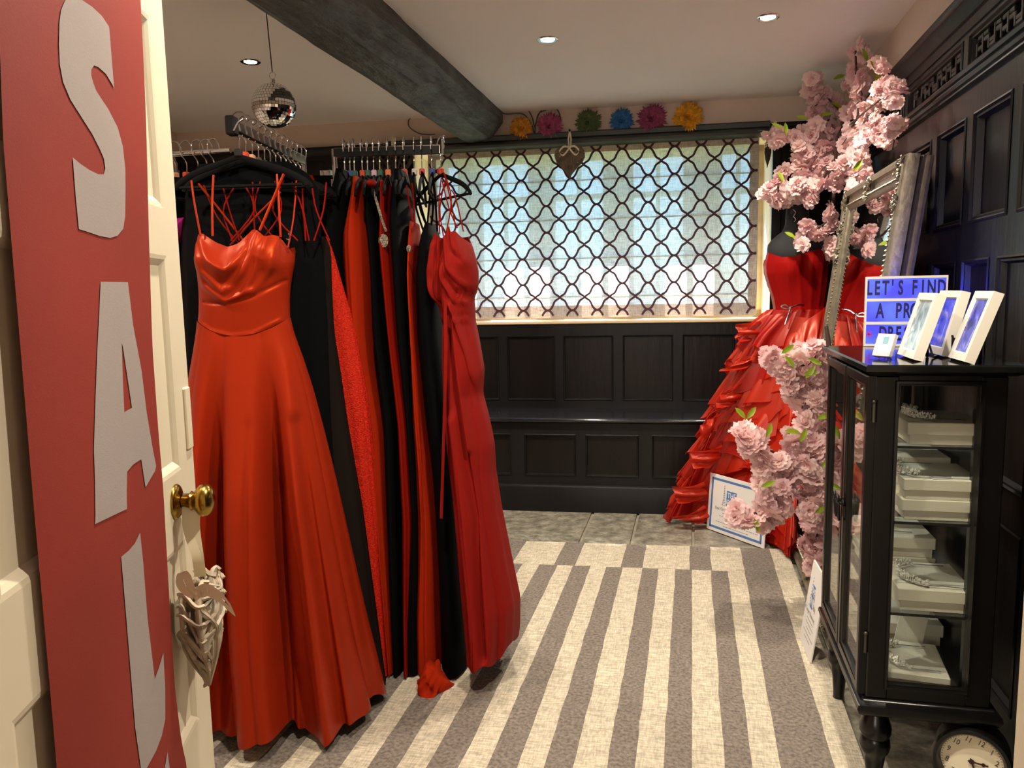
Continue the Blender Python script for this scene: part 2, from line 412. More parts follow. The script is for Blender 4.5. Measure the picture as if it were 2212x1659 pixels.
def panel_field(mb_frame, x0, x1, z0, z1, y, xs, zs, parent, M, pname='panel', depth=.014, mw=.012, board=None, lip=None):
    """frame of stiles and rails with recessed boards; xs: list of (a,b) openings, zs: list of (a,b) openings; y = face plane, +y into wall"""
    xe = [x0]+[q for o in xs for q in o]+[x1]
    for k in range(0, len(xe), 2): mb_frame.box((xe[k], y, z0), (xe[k+1], y+.03, z1))
    ze = [z0]+[q for o in zs for q in o]+[z1]
    for o in xs:
        for k in range(0, len(ze), 2): mb_frame.box((o[0], y, ze[k]), (o[1], y+.03, ze[k+1]))
    for a, c in xs:
        for p, q in zs:
            bb = MB(M); bb.box((a-.002, y+depth, p-.002), (c+.002, y+.028, q+.002)); bb.build(pname, board or M_panelb, parent)
            # mitred moulding round the opening
            prof = [(0, -.002), (.25, -.005), (.45, .002), (.7, .003), (1, depth)]
            rr = []
            for t, dy in prof:
                i = t*mw
                rr.append([(a+i, y+dy, p+i), (c-i, y+dy, p+i), (c-i, y+dy, q-i), (a+i, y+dy, q-i)])
            mb_frame.rings(rr)
            # sloping, light catching lower ledge
            if lip: mb_frame.add([(a, y-.001, p), (c, y-.001, p), (c-.004, y+depth, p+lip), (a+.004, y+depth, p+lip)], [(0, 1, 2, 3)])
xs = []
for a, c in ((-2.87, -2.55), (-2.49, -2.15), (-2.09, -1.76), (-1.70, -1.36), (-1.30, -1.02), (-.965, -.662), (-.608, -.306), (-.254, .055), (.112, .415), (.470, .775), (.83, 1.12), (1.17, 1.4)): xs.append((a, c))
b = MB(MW)
panel_field(b, UL, UR_, .53, ZS-.012, OFF, xs, [(.602, 1.008)], wb, MW, lip=.012)
b.build('panel_frame', M_panel, wb, smooth=30)
b = MB(MW)
panel_field(b, UL, BL, ZS-.012, ZP-.02, OFF, [(a, min(c, BL-.05)) for a, c in xs if a < BL-.15], [(1.16, 2.13)], wb, MW)
panel_field(b, BR, UR_, ZS-.012, ZP-.02, OFF, [(BR+.045, BR+.33)], [(1.16, 2.13)], wb, MW)
b.build('panel_frame', M_panel, wb, smooth=30)
# sill
b = MB(MW); b.box((BL-.005, OFF-.012, ZS-.014), (BR+.005, OFF+T, ZS+.004), bev=.004); b.build('window_sill', M_sill, wb)

# ---- window bench
bn = struct('bench', PW); bn.name = 'trim_3'
b = MB(MW)
xl = [(-2.85, -2.5), (-2.42, -2.05), (-1.97, -1.62), (-1.54, -1.2), (-1.12, -.85), (-.81, -.531), (-.451, -.148), (-.092, .213), (.286, .58), (.65, .95), (1.03, 1.36)]
panel_field(b, UL, UR_, .155, .525, 0, xl, [(.207, .455)], bn, MW)
b.build('bench_frame', M_panel, bn, smooth=30)
b = MB(MW); sweep(b, [(.03, .0), (-.022, .0), (-.022, .14), (-.016, .152), (-.004, .158), (.03, .158)], UL, UR_); b.build('bench_plinth', M_panel, bn, smooth=30)
b = MB(MW); sweep(b, [(OFF+.0, .555), (-.018, .553), (-.028, .548), (-.031, .54), (-.028, .532), (-.018, .526), (.0, .52), (OFF, .52)], UL, UR_); b.build('bench_seat', M_seat, bn, smooth=60)

# ---- right wall: dark panelling, carved frieze, cornice
wr = struct('wall_right', (XR, 2.5, 0))
# local frame: x along +Y (depth), y into wall (+X), z up
MR = Matrix(((0, 1, 0, XR), (1, 0, 0, 0), (0, 0, 1, 0), (0, 0, 0, 1)))
Y0, Y1 = YF, 4.95
b = MB(MR); b.box((Y0, .03, -.05), (Y1, .2, CEIL)); b.build('wall_core', M_cream, wr)
zc, zm, zrail = 2.165, 1.925, 1.44
b = MB(MR); b.box((Y0, -.012, zc), (Y1, .03, CEIL)); b.build('plaster_band', M_cream, wr)
b = MB(MR)
sweep2 = lambda prof: sweep(b, [(y, z) for y, z in prof], Y0, Y1)
sweep2([(.03, zc), (-.045, zc), (-.05, zc-.008), (-.046, zc-.016), (-.036, zc-.022), (-.03, zc-.04), (-.018, zc-.06), (-.016, zc-.066), (-.008, zc-.07), (-.006, zc-.1), (.03, zc-.1)])
b.build('cornice', M_panel, wr, smooth=35)
b = MB(MR)
sweep2([(.03, zm+.012), (-.03, zm+.012), (-.036, zm+.004), (-.03, zm-.004), (-.022, zm-.006), (-.026, zm-.014), (-.02, zm-.022), (-.012, zm-.024), (-.014, zm-.034), (-.004, zm-.04), (.03, zm-.04)])
b.build('frieze_moulding', M_panel, wr, smooth=35)
fz = [(.5, .9), (.97, 1.38), (1.45, 2.06), (2.11, 2.775), (2.83, 3.47), (3.53, 4.18), (4.24, 4.85)]
b = MB(MR); panel_field(b, Y0, Y1, zm, zc-.09, 0, fz, [(zm+.02, zc-.115)], wr, MR, 'frieze_panel', .02, .022, M_panel)
up = [(.5, .8), (.86, 1.19), (1.245, 1.575), (1.63, 1.96), (2.015, 2.335), (2.40, 2.70), (2.765, 3.06), (3.13, 3.41), (3.48, 3.80), (3.87, 4.2), (4.27, 4.6), (4.66, 4.92)]
panel_field(b, Y0, Y1, zrail-.035, zm-.03, 0, up, [(zrail+.025, zm-.125)], wr, MR, 'panel', .022, .026)
lo = [(.5, .76), (.82, 1.1), (1.16, 1.44), (1.5, 1.78), (1.84, 2.12), (2.18, 2.45), (2.51, 2.74), (2.80, 3.06), (3.12, 3.4), (3.46, 3.8), (3.87, 4.2), (4.27, 4.6), (4.66, 4.92)]
panel_field(b, Y0, Y1, 0, zrail-.035, 0, lo, [(.12, .62), (.72, zrail-.085)], wr, MR, 'panel', .018, .022)
b.build('panel_frame', M_panel, wr, smooth=30)
for a, c in fz:                                   # raised strapwork in each frieze panel
    if a < 1.4: continue
    b = MB(MR); z0, z1 = zm+.045, zc-.135; n = int((c-a-.09)/.046); st = (c-a-.09)/n
    for k in range(n+1):
        X = a+.045+k*st
        b.box((X-.008, .006, z0), (X+.008, .022, z1-(.0 if k % 2 else .018)), bev=.003)
        if k < n:
            zz = z0+(z1-z0)*(.35 if k % 2 else .62)
            b.box((X+.004, .007, zz-.008), (X+st-.004, .022, zz+.008), bev=.003)
            b.box((X+.004, .007, (z0 if k % 4 == 1 else z1-.014)), (X+st-.004, .022, (z0+.014 if k % 4 == 1 else z1)), bev=.003)
    b.build('fretwork', M_panel, wr)

# ---- the window itself, outside the blind
wn = struct('window_1', PW+NW*(OFF+.36))
g = OFF+.36
b = MB(MW)
b.box((BL, g-.03, ZS), (BR, g+.03, ZS+.05)); b.box((BL, g-.03, ZH-.05), (BR, g+.03, ZH)); b.box((BL, g-.03, ZS), (BL+.05, g+.03, ZH)); b.box((BR-.05, g-.03, ZS), (BR, g+.03, ZH))
cs = [-1.06, -.662, -.177, .328, .82]
mull = []
for k, c in enumerate(cs): pass
HWN = [.08, .155, .155, .155, .1]
edges = [BL+.05]+[q for c, h_ in zip(cs, HWN) for q in (c-h_, c+h_)]+[BR-.05]
for k in range(0, len(edges), 2):
    if edges[k+1] > edges[k]: b.box((edges[k], g-.02, ZS+.04), (edges[k+1], g+.02, ZH-.04))
b.box((BL, g-.03, 1.87), (BR, g+.03, 1.90))
b.build('window_frame', M_sill, wn)
for c, hw_ in zip(cs, HWN):
    b = MB(MW); b.box((c-.013, g-.012, ZS+.05), (c+.013, g+.012, ZH-.05)); b.box((c-hw_, g-.01, 1.37), (c+hw_, g+.01, 1.382)); b.build('glazing_bar', M_white, wn)
    for s_ in (-1, 1):
        for za, zb in ((ZS+.05, 1.87), (1.90, ZH-.05)):
            b = MB(MW); b.box((c+min(s_*.013, s_*hw_), g-.001, za), (c+max(s_*.013, s_*hw_), g+.001, zb)); b.build('pane', M_glass, wn)
# outside: lawn and an unseen overhang added to shade the top of the window
b = MB(MW); b.box((-9, OFF+T+.05, -.5), (9, 16, -.3)); tag(b.build('ground', pm('lawn', S(92, 118, 52), .9)), kind='structure')
b = MB(MW); b.box((UL, OFF+T, 2.32), (UR_, OFF+T+.275, 2.8)); tag(b.build('shade_overhang', M_plaster), kind='structure')

# ---- ceiling beam (chamfered, hand hewn)
za, zb_, = CEIL+.01, 2.19
XRb = -1.122; XLb = -1.40
path = []
b = MB()
rr = []
for k in range(60):
    Y = .5+k*(4.66-.5)/59
    jj = lambda s_: .010*noise.noise((Y*1.7, s_*3.1, 0))+.004*noise.noise((Y*7, s_, 2))
    rr.append([(XRb+jj(1), Y, za), (XRb+.0+jj(2), Y, 2.295+jj(3)), (XRb-.075+jj(4), Y, 2.205+jj(5)), (XRb-.2+jj(6), Y, 2.185+jj(7)), (XLb+.02+jj(8), Y, 2.21+jj(9)), (XLb+jj(10), Y, 2.25+jj(11)), (XLb-.03+jj(12), Y, za)])
b.rings(rr, True, True, True)
tag(b.build('ceiling_beam', M_beam, smooth=22), 'heavy dark grey hewn timber beam running across the white ceiling', 'beam')

# ---- rug
rg = thing('rug', 'cream and grey striped woven rug on the stone floor', 'rug', (-.4, 2.4, 0))
M_rl = pm('rug_cream', S(186, 175, 154), .95, noise_=(26, .26, (1, 6, 1)), noise2=(34, .2, (6, 1, 1)), bump=(150, .5))
M_rd = pm('rug_grey', S(116, 106, 97), .95, noise_=(95, .42), noise2=(30, .08), bump=(170, .5))
xe, xw, y0r = .462, -1.95, .75
ye = lambda X: 3.797+.073*X
yr = lambda X: 3.465+.075*X
dark = [(.242, .380), (.095, .168), (-.063, .011), (-.211, -.138), (-.376, -.300), (-.527, -.447), (-.686, -.601), (-.845, -.765), (-1.0, -.92), (-1.155, -1.075), (-1.31, -1.23), (-1.465, -1.385), (-1.62, -1.54), (-1.78, -1.7)]
bl, bd = MB(), MB()
zt = .011
def strip(x0, x1, ya, yb, isd):
    n = 40; mb = bd if isd else bl
    wob = lambda X, Y: X+(.004*noise.noise((Y*9, X*7.3, 1)) if -1.9 < X < .44 else .002*noise.noise((Y*4, 0, 5)))
    L, Rr = [], []
    for k in range(n+1):
        t = k/n; YL = ya(x0)+(yb(x0)-ya(x0))*t; YR = ya(x1)+(yb(x1)-ya(x1))*t
        L.append((wob(x0, YL), YL, zt)); Rr.append((wob(x1, YR), YR, zt))
    mb.add(L+Rr, [(k, n+1+k, n+2+k, k+1) for k in range(n)])
cuts = sorted({xw, xe}|{q for d in dark for q in d})
c0 = lambda X: y0r
for a, c in zip(cuts, cuts[1:]):
    mid = (a+c)/2; isd = any(p < mid < q for p, q in dark)
    if mid > .23: strip(a, c, c0, ye, isd)
    else: strip(a, c, c0, yr, isd)
rd = [(0, .098), (-.309, -.21), (-.617, -.519), (-.925, -.815), (-1.235, -1.13), (-1.54, -1.44), (-1.85, -1.75)]
cuts = sorted({xw, .242}|{q for d in rd for q in d})
for a, c in zip(cuts, cuts[1:]):
    mid = (a+c)/2; strip(a, c, yr, ye, any(p < mid < q for p, q in rd))
bl.add([(xe, y0r, zt), (xe, ye(xe), zt), (xe+.003, ye(xe), .001), (xe+.003, y0r, .001), (xw, ye(xw), zt), (xw, ye(xw)+.003, .001), (xe, ye(xe)+.003, .001)], [(0, 1, 2, 3), (4, 1, 6, 5)])
o = bl.build('cream_weave', M_rl, rg); o = bd.build('grey_stripes', M_rd, rg)
# ------------------------------------------------------------------ downlights
M_lamp = pm('lamp_lens', (1, 1, 1, 1), .4, emit=((1, .93, .80, 1), 55))
dl_px = [((541, 133), 'recessed ceiling spotlight left of the beam, behind the mirror ball'), ((1183, 85), 'recessed ceiling spotlight in the middle, right of the beam'), ((1659, 37), 'recessed ceiling spotlight on the right, above the pink blossom')]
spots = [(at_z(*p, CEIL), l) for p, l in dl_px]
for x, y in ((-1.95, 1.35), (-.60, 1.35), (.25, 1.40)): spots.append((Vector((x, y, CEIL)), None))
for k, (p, lab) in enumerate(spots):
    t = thing('ceiling_spotlight', lab or ('recessed ceiling spotlight above the doorway side, %s of three' % ('left', 'middle', 'right')[k-3]), 'spotlight', p, 'recessed spotlights in the ceiling')
    b = MB(); b.lathe([(.030, .004), (.030, -.002), (.040, -.006), (.046, -.003), (.047, .002)], p, n=24, cap=False); b.build('trim_ring', M_chrome, t, smooth=50)
    b = MB(); b.lathe([(.001, -.004), (.028, -.003), (.030, .003)], p, n=20, cap=False); b.build('lamp_lens', M_lamp, t, smooth=60)
    lamp('spotlight_beam', 'SPOT', p+Vector((0, 0, -.03)), (92, 88, 84, 70, 92, 92)[k], (1, .89, .74), (0, 0, 0), spot_size=math.radians(150), spot_blend=.9, shadow_soft_size=.03)

# ------------------------------------------------------------------ mirror ball
t0 = 2.95; c = CAM+ray(592, 228)*t0; rb = 47/FPX*t0
mbt = thing('mirror_ball', 'mirrored disco ball hanging on a cord left of the ceiling beam', 'disco ball', c+Vector((0, 0, -rb)))
b = MB(); b.ball(c, rb*.985, 24, 14); b.build('ball_core', M_black, mbt, smooth=180)
b = MB(); rows = 22
for i in range(rows):
    a0, a1 = -pi/2+pi*i/rows, -pi/2+pi*(i+1)/rows; am = (a0+a1)/2
    n = max(4, int(round(2*pi*math.cos(am)*rows/pi)))
    for k in range(n):
        q0, q1 = 2*pi*k/n, 2*pi*(k+1)/n; gq, ga = (q1-q0)*.05, (a1-a0)*.05
        P = lambda q, a: c+Vector((math.cos(q)*math.cos(a), math.sin(q)*math.cos(a), math.sin(a)))*rb
        b.add([P(q0+gq, a0+ga), P(q1-gq, a0+ga), P(q1-gq, a1-ga), P(q0+gq, a1-ga)], [(0, 1, 2, 3)])
b.build('mirror_tiles', M_mirror, mbt, kind='stuff')
b = MB(); top = c+Vector((0, 0, rb)); b.lathe([(.009, -.004), (.009, .012), (.005, .014)], top, n=12); b.tube([top+Vector((math.cos(q)*.013, 0, .027+math.sin(q)*.013)) for q in (2*pi*k/14 for k in range(14))], .0018, 6, loop=True); b.build('hanging_ring', M_chrome, mbt, smooth=60)
b = MB(); b.tube([top+Vector((0, 0, .04)), (c.x-.012, c.y, CEIL)], .0022, 6); b.build('cord', M_black, mbt)

# ------------------------------------------------------------------ roman blind
uL, uR = bw(926, 400, OFF+.06).x, bw(1637, 480, OFF+.06).x
zB, zTp = 1.116, ZH+.004
yb = OFF+.055
bt = thing('roman_blind', 'cream linen roman blind with plum trellis embroidery over the window', 'blind', MW @ Vector(((uL+uR)/2, yb, zB)))
def linen(name, thick):
    m = bpy.data.materials.new(name); m.use_nodes = True; nt = m.node_tree; nt.nodes.remove(nt.nodes['Principled BSDF']); out = nt.nodes['Material Output']
    tc = nt.nodes.new('ShaderNodeTexCoord'); cols = []
    for st in ((14, 14, 160), (160, 160, 14)):
        mp = nt.nodes.new('ShaderNodeMapping'); mp.inputs['Scale'].default_value = st; nt.links.new(tc.outputs['Object'], mp.inputs[0])
        n = nt.nodes.new('ShaderNodeTexNoise'); n.inputs['Scale'].default_value = 1.6; n.inputs['Detail'].default_value = 3; nt.links.new(mp.outputs[0], n.inputs['Vector']); cols.append(n.outputs[0])
    ad = nt.nodes.new('ShaderNodeMath'); ad.operation = 'ADD'; nt.links.new(cols[0], ad.inputs[0]); nt.links.new(cols[1], ad.inputs[1])
    mr = nt.nodes.new('ShaderNodeMapRange'); mr.inputs[1].default_value = .7; mr.inputs[2].default_value = 1.3; mr.inputs[3].default_value = .62; mr.inputs[4].default_value = 1.2; nt.links.new(ad.outputs[0], mr.inputs[0])
    def colr(c):
        mx = nt.nodes.new('ShaderNodeMix'); mx.data_type = 'RGBA'; mx.blend_type = 'MULTIPLY'; mx.inputs[0].default_value = 1; mx.inputs[6].default_value = c; nt.links.new(mr.outputs[0], mx.inputs[7]); return mx.outputs[2]
    di = nt.nodes.new('ShaderNodeBsdfDiffuse'); tr = nt.nodes.new('ShaderNodeBsdfTranslucent'); tp = nt.nodes.new('ShaderNodeBsdfTransparent')
    nt.links.new(colr(S(190, 180, 172)), di.inputs[0]); nt.links.new(colr(S(*thick[1])), tr.inputs[0])
    mx = nt.nodes.new('ShaderNodeMixShader'); mx.inputs[0].default_value = thick[0]; nt.links.new(di.outputs[0], mx.inputs[1]); nt.links.new(tr.outputs[0], mx.inputs[2])
    m2 = nt.nodes.new('ShaderNodeMixShader'); m2.inputs[0].default_value = thick[2]; nt.links.new(mx.outputs[0], m2.inputs[1]); nt.links.new(tp.outputs[0], m2.inputs[2])
    nt.links.new(m2.outputs[0], out.inputs[0]); return m
M_lin = linen('blind_linen', (.62, (196, 208, 216), .05)); M_lin2 = linen('blind_linen_lined', (.16, (160, 140, 130), 0))
wav = lambda u, z: yb+.004*math.sin(u*3.1+z*2)+.003*math.sin((z-zB)*2*pi/.235)
hem = .052
b = MB(MW); nu, nz = 48, 40
b.rings([[(uL+hem+(uR-uL-2*hem)*i/nu, wav(uL+(uR-uL)*i/nu, z), z) for i in range(nu+1)] for z in (zB+.075+(zTp-.055-zB-.075)*k/nz for k in range(nz+1))], closed=False)
b.build('fabric', M_lin, bt, smooth=180)
b = MB(MW)
def patch(u0, u1, z0, z1, dy=0):
    n = 12; k_ = 12
    b.rings([[(u0+(u1-u0)*i/n, wav(u0+(u1-u0)*i/n, z)+dy, z) for i in range(n+1)] for z in (z0+(z1-z0)*k/k_ for k in range(k_+1))], closed=False)
patch(uL, uR, zTp-.055, zTp); patch(uL, uR, zB, zB+.075); patch(uL, uL+hem, zB+.075, zTp-.055); patch(uR-hem, uR, zB+.075, zTp-.055)
b.build('hem', M_lin2, bt, smooth=180)
for k in range(4):
    z = zB+.13+k*.235
    b = MB(MW); b.tube([(uL+.02+(uR-uL-.04)*i/20, wav(uL+(uR-uL)*i/20, z)+.006, z) for i in range(21)], .0035, 6); b.build('rod_pocket', pm('rod_pocket_linen', S(214, 196, 140), .8) if k == 0 else MATS['rod_pocket_linen'], bt, smooth=60)
Wc, Hc = .1545, .160
M_plum = pm('plum_cord', S(74, 36, 50), .7)
b = MB(MW); u00, z00 = bw(1344, 410, OFF+.055).x, bw(1344, 410, OFF+.055).z
def cell_curve(uc, zc_, sx, sz):
    pts = []
    TB = [(0, 1), (.1, .985), (.2, .93), (.3, .83), (.4, .68), (.48, .50), (.54, .36), (.62, .26), (.72, .20), (.84, .14), (.93, .075), (1, 0)]
    for k in range(19):
        s_ = k/18; x = s_*Wc/2
        zz = Hc/2*(.25*lerp_tab(TB, s_-.04)[0]+.5*lerp_tab(TB, s_)[0]+.25*lerp_tab(TB, s_+.04)[0])
        pts.append((uc+sx*x, zc_+sz*max(zz, .003)))
    return pts
nI, nJ = 8, 5
for i in range(-9, 9):
    for j in range(-14, 14):
        if (i+j) % 2: pass
        for half in (0, 1):
            uc, zc_ = u00+i*Wc+half*Wc/2, z00+j*Hc+half*0
            if half: continue
            for sx in (-1, 1):
                for sz in (-1, 1):
                    pts = [(p, q) for p, q in cell_curve(uc, zc_, sx, sz) if uL+.004 < p < uR-.004 and zB+.008 < q < zTp-.004]
                    if len(pts) > 2: b.tube([(p, wav(p, q)-.003, q) for p, q in pts], .0062, 6)
b.build('trellis_embroidery', M_plum, bt, smooth=60, kind='stuff')

# ------------------------------------------------------------------ paper flowers on the plaster band
def flower(px, rpx, col, lab):
    p = bw(*px, OFF-.02); c = MW @ Vector((p.x, OFF-.03, p.z)); t_ = (c-CAM).dot(F); r = rpx/FPX*t_
    name = 'petals_%s' % lab.split()[0]
    mt = MATS.get(name) or pm(name, S(*col), .75, noise_=(40, .35))
    t = thing('gerbera_flower', lab, 'flower', MW @ Vector((p.x, OFF+.008, p.z)), 'artificial flowers along the window head')
    rnd = random.Random(int(px[0])); b = MB(MW)
    for ring, (n, ln, tilt) in enumerate(((34, 1.05, .1), (32, 1.0, .3), (28, .9, .55), (24, .75, .8), (16, .55, 1.1), (8, .36, 1.35))):
        for k in range(n):
            a = 2*pi*(k+rnd.uniform(-.3, .3))/n; l = r*ln*rnd.uniform(.88, 1.1); tl = tilt+rnd.uniform(-.12, .12)
            d = Vector((math.cos(a)*math.cos(tl), -math.sin(tl), math.sin(a)*math.cos(tl))); side = Vector((-math.sin(a), 0, math.cos(a)))
            o = Vector((p.x, OFF-.006-ring*.004, p.z)); wv = r*.10
            droop = Vector((0, .012*rnd.random(), -.0))
            b.add([o+side*wv*.5, o-side*wv*.5, o+d*l*.55-side*wv+Vector((0, -.004, 0)), o+d*l*.55+side*wv+Vector((0, -.004, 0)), o+d*l*.8-side*wv*.7, o+d*l*.8+side*wv*.7, o+d*l+droop], [(0, 1, 2, 3), (3, 2, 4, 5), (5, 4, 6)])
    b.build('petals', mt, t)
    b = MB(MW); b.ball((p.x, OFF-.028, p.z), r*.2, 10, 6); b.build('flower_centre', pm('centre_'+name, tuple(c_*.55 for c_ in S(*col)[:3])+(1,), .9), t, smooth=60)
    b = MB(MW); b.box((p.x-.012, OFF-.014, p.z-.012), (p.x+.012, OFF+.012, p.z+.012)); b.build('fixing_pad', M_white, t)
for a in (((1126, 278), 27, (214, 150, 40), 'amber artificial gerbera, leftmost of the wall flowers, beside the beam end'),
          ((1187, 272), 29, (170, 76, 118), 'mauve artificial gerbera with a cable looped behind it'),
          ((1271, 264), 29, (84, 100, 56), 'green artificial gerbera on the wall above the wicker heart'),
          ((1343, 260), 27, (44, 108, 170), 'blue artificial gerbera between the green and the plum one'),
          ((1408, 257), 33, (148, 62, 100), 'plum artificial gerbera between the blue and the yellow one'),
          ((1486, 254), 34, (222, 158, 28), 'yellow artificial gerbera, rightmost and largest of the wall flowers')): flower(*a)

# ------------------------------------------------------------------ wicker hearts
def heart_curve(q, w_, h_):
    x = 16*math.sin(q)**3/16; y = (13*math.cos(q)-5*math.cos(2*q)-2*math.cos(3*q)-math.cos(4*q))
    return x*w_, (y-12)/29*h_
def wicker_heart(parent, M, w_, h_, th, n=70, seed=1, r=.0028, mat=None):
    """heart of woven twigs in the local x-z plane of M, top notch area at the origin"""
    rnd = random.Random(seed); b = MB(M)
    for layer in (-1, 1):
        for k in range(3):
            s_ = 1-.05*k; b.tube([(heart_curve(q, w_*s_, h_*s_)[0]*.97, layer*th*.25*min(1, .15+1.6*(1+heart_curve(q, w_*s_, h_*s_)[1]/h_)), heart_curve(q, w_*s_, h_*s_)[1]-h_*(1-s_)*.4) for q in (2*pi*i/44 for i in range(44))], r, 6, loop=True)
    def inside(x, z):
        for s_ in range(0, 1): pass
        zz = -z/h_
        if zz < .0: return False
        # half width of the heart at this height
        best = 0
        for i in range(40):
            q = pi*i/39; hx, hz = heart_curve(q, w_, h_)
            if abs(hz-z) < h_*.04: best = max(best, hx)
        return abs(x) < best
    for k in range(n):
        q0 = rnd.uniform(0, 2*pi); q1 = q0+rnd.uniform(1.6, 4.4)
        a = heart_curve(q0, w_*.97, h_*.97); c_ = heart_curve(q1, w_*.97, h_*.97); s_ = rnd.choice((-1, 1)); bulge = th*rnd.uniform(.35, .6)
        mx, mz = (a[0]+c_[0])/2+rnd.uniform(-.1, .1)*w_, (a[1]+c_[1])/2+rnd.uniform(-.1, .1)*h_
        if mz > -h_*.12: mz = -h_*.14
        pin = lambda z: min(1, .15+1.6*(1+z/h_)); 
        path = smooth_path([(a[0], s_*th*.2*pin(a[1]), a[1]-.02*h_), (mx, s_*bulge*pin(mz), mz), (c_[0], s_*th*.2*pin(c_[1]), c_[1]-.02*h_)], 5)
        b.tube(path, r*rnd.uniform(.75, 1.25), 5)
    for k in range(int(n*.3)):
        q = 2*pi*(k+rnd.random())/(n*.3); q2 = q+rnd.uniform(.1, .5); P1, P2 = heart_curve(q, w_, h_), heart_curve(q2, w_, h_); pz = min(1, .15+1.6*(1+P1[1]/h_))
        b.tube(smooth_path([(P1[0]*.9, -th*.42*pz, P1[1]-.01*h_), (P1[0]*1.02, -th*.2*pz, P1[1]), (P2[0]*1.03, th*.2*pz, P2[1]), (P2[0]*.9, th*.42*pz, P2[1]-.01*h_)], 4), r*rnd.uniform(.7, 1.1), 5)
    return b.build('woven_twigs', mat or M_wick, parent, smooth=60, kind='stuff')
def ribbon(mb, path, w_, wd=None):
    """flat band along path, width vector wd"""
    path = [Vector(p) for p in path]; n = len(path); vs = []
    for i, p in enumerate(path):
        ww = w_[i] if isinstance(w_, list) else w_
        d = Vector(wd[i] if isinstance(wd, list) else wd); vs += [p-d*ww/2, p+d*ww/2]
    mb.add(vs, [(2*i, 2*i+1, 2*i+3, 2*i+2) for i in range(n-1)])
p = bw(1231, 318, OFF-.06); hz = p.z; hu = p.x
t = thing('wicker_heart', 'grey wicker heart hanging in front of the blind on a cream ribbon', 'heart ornament', MW @ Vector((hu, OFF-.075, hz-.19)), 'wicker hearts')
sc_h = .0031*.95
wicker_heart(t, MW @ Matrix.Translation((hu, OFF-.075, hz+.004)), .086, .185, .04, 150, 4, .003)
b = MB(MW); zr = bw(1231, 282, OFF-.06).z
ribbon(b, [(hu-.004, OFF-.075, hz-.005), (hu-.008, OFF-.066, (hz+zr)/2), (hu, OFF-.058, zr), (hu+.008, OFF-.066, (hz+zr)/2), (hu+.006, OFF-.075, hz-.005)], .009, (1, 0, 0))
b.build('hanging_ribbon', M_ivory, t)
b = MB(MW)
for sx in (-1, 1):
    ribbon(b, smooth_path([(hu, OFF-.098, hz-.008), (hu+sx*.03, OFF-.108, hz-.003), (hu+sx*.058, OFF-.104, hz-.03), (hu+sx*.04, OFF-.1, hz-.052), (hu+sx*.018, OFF-.104, hz-.036), (hu, OFF-.098, hz-.01)], 5), .011, (.3*sx, 0, 1))
b.build('bow', M_ivory, t)
b = MB(MW); b.lathe([(.004, 0), (.004, .03), (.007, .032), (.007, .04)], (hu, OFF-.03, zr), (0, -1, 0), 10); b.build('hook', M_blackm, t, smooth=60)
p = bw(850, 312, OFF-.05); hu, hz = p.x, p.z
t = thing('wicker_heart', 'brown wicker heart hanging on the panelling behind the right-hand dress rail', 'heart ornament', MW @ Vector((hu, OFF-.06, hz-.24)), 'wicker hearts')
wicker_heart(t, MW @ Matrix.Translation((hu, OFF-.05, hz)), .125, .245, .04, 70, 9, .0028, M_wickd)
b = MB(MW); ribbon(b, [(hu, OFF-.06, hz-.01), (hu+.006, OFF-.045, hz+.03), (hu, OFF-.03, hz+.06), (hu-.008, OFF-.045, hz+.03), (hu-.004, OFF-.06, hz-.01)], .014, (1, 0, 0)); b.build('hanging_ribbon', M_ivory, t)
# woven leaf hanging at the right end of the head moulding
p = bw(1657, 300, OFF-.05); hu, hz = p.x, p.z
t = thing('woven_leaf', 'dark woven leaf ornament hanging on a ribbon at the window corner', 'leaf ornament', MW @ Vector((hu, OFF-.07, hz-.14)))
b = MB(MW); prof = [(0, .0), (.012, -.02), (.02, -.05), (.021, -.08), (.014, -.12), (.004, -.15), (0, -.165)]
b.rings([[(hu+x, OFF-.07-.006, hz+z), (hu+x*.3, OFF-.082, hz+z), (hu-x*.8, OFF-.07-.006, hz+z), (hu+x*.2, OFF-.062, hz+z)] for x, z in prof])
for k in range(9): b.tube([(hu-.018+.004*k*.4, OFF-.083, hz-.03-.012*k), (hu+.016, OFF-.083, hz-.02-.012*k)], .0012, 4)
b.build('leaf_blade', M_wickd, t, smooth=40)
b = MB(MW); ribbon(b, smooth_path([(hu-.055, OFF-.075, hz+.045), (hu-.02, OFF-.08, hz+.04), (hu+.0, OFF-.08, hz+.015), (hu-.005, OFF-.08, hz-.03), (hu-.012, OFF-.08, hz-.055)], 4), [.003]*5+[.014]*20, (.9, 0, .4)); b.build('ribbon', M_ivory, t)
# cables looped on the plaster band
def cable(pts, lab, r=.0035, off=OFF-.003):
    b = MB(MW); pp = [bw(x, y, off) for x, y in pts]; b.tube(smooth_path([(q.x, off+dy, q.z) for q, dy in zip(pp, [0, -.006]*20)], 6), r, 6)
    o = b.build('cable', M_cable, None, origin=MW @ Vector((pp[0].x, off, pp[0].z)), smooth=60); tag(o, lab, 'cable', 'cables on the wall above the window')
cable([(1082, 241), (1105, 239), (1130, 234), (1142, 240), (1150, 255), (1156, 275), (1162, 250), (1175, 235), (1192, 231), (1206, 240), (1212, 262)], 'grey cable looping over the mauve flower beside the beam end')
cable([(1082, 243), (1095, 247), (1120, 245), (1135, 250), (1148, 268), (1155, 288), (1158, 262), (1165, 245), (1180, 238)], 'second grey cable sagging between the beam end and the amber flower')
cable([(940, 290), (925, 291), (905, 288), (886, 276), (882, 262), (890, 252)], 'grey cable loop on the wall left of the beam end')
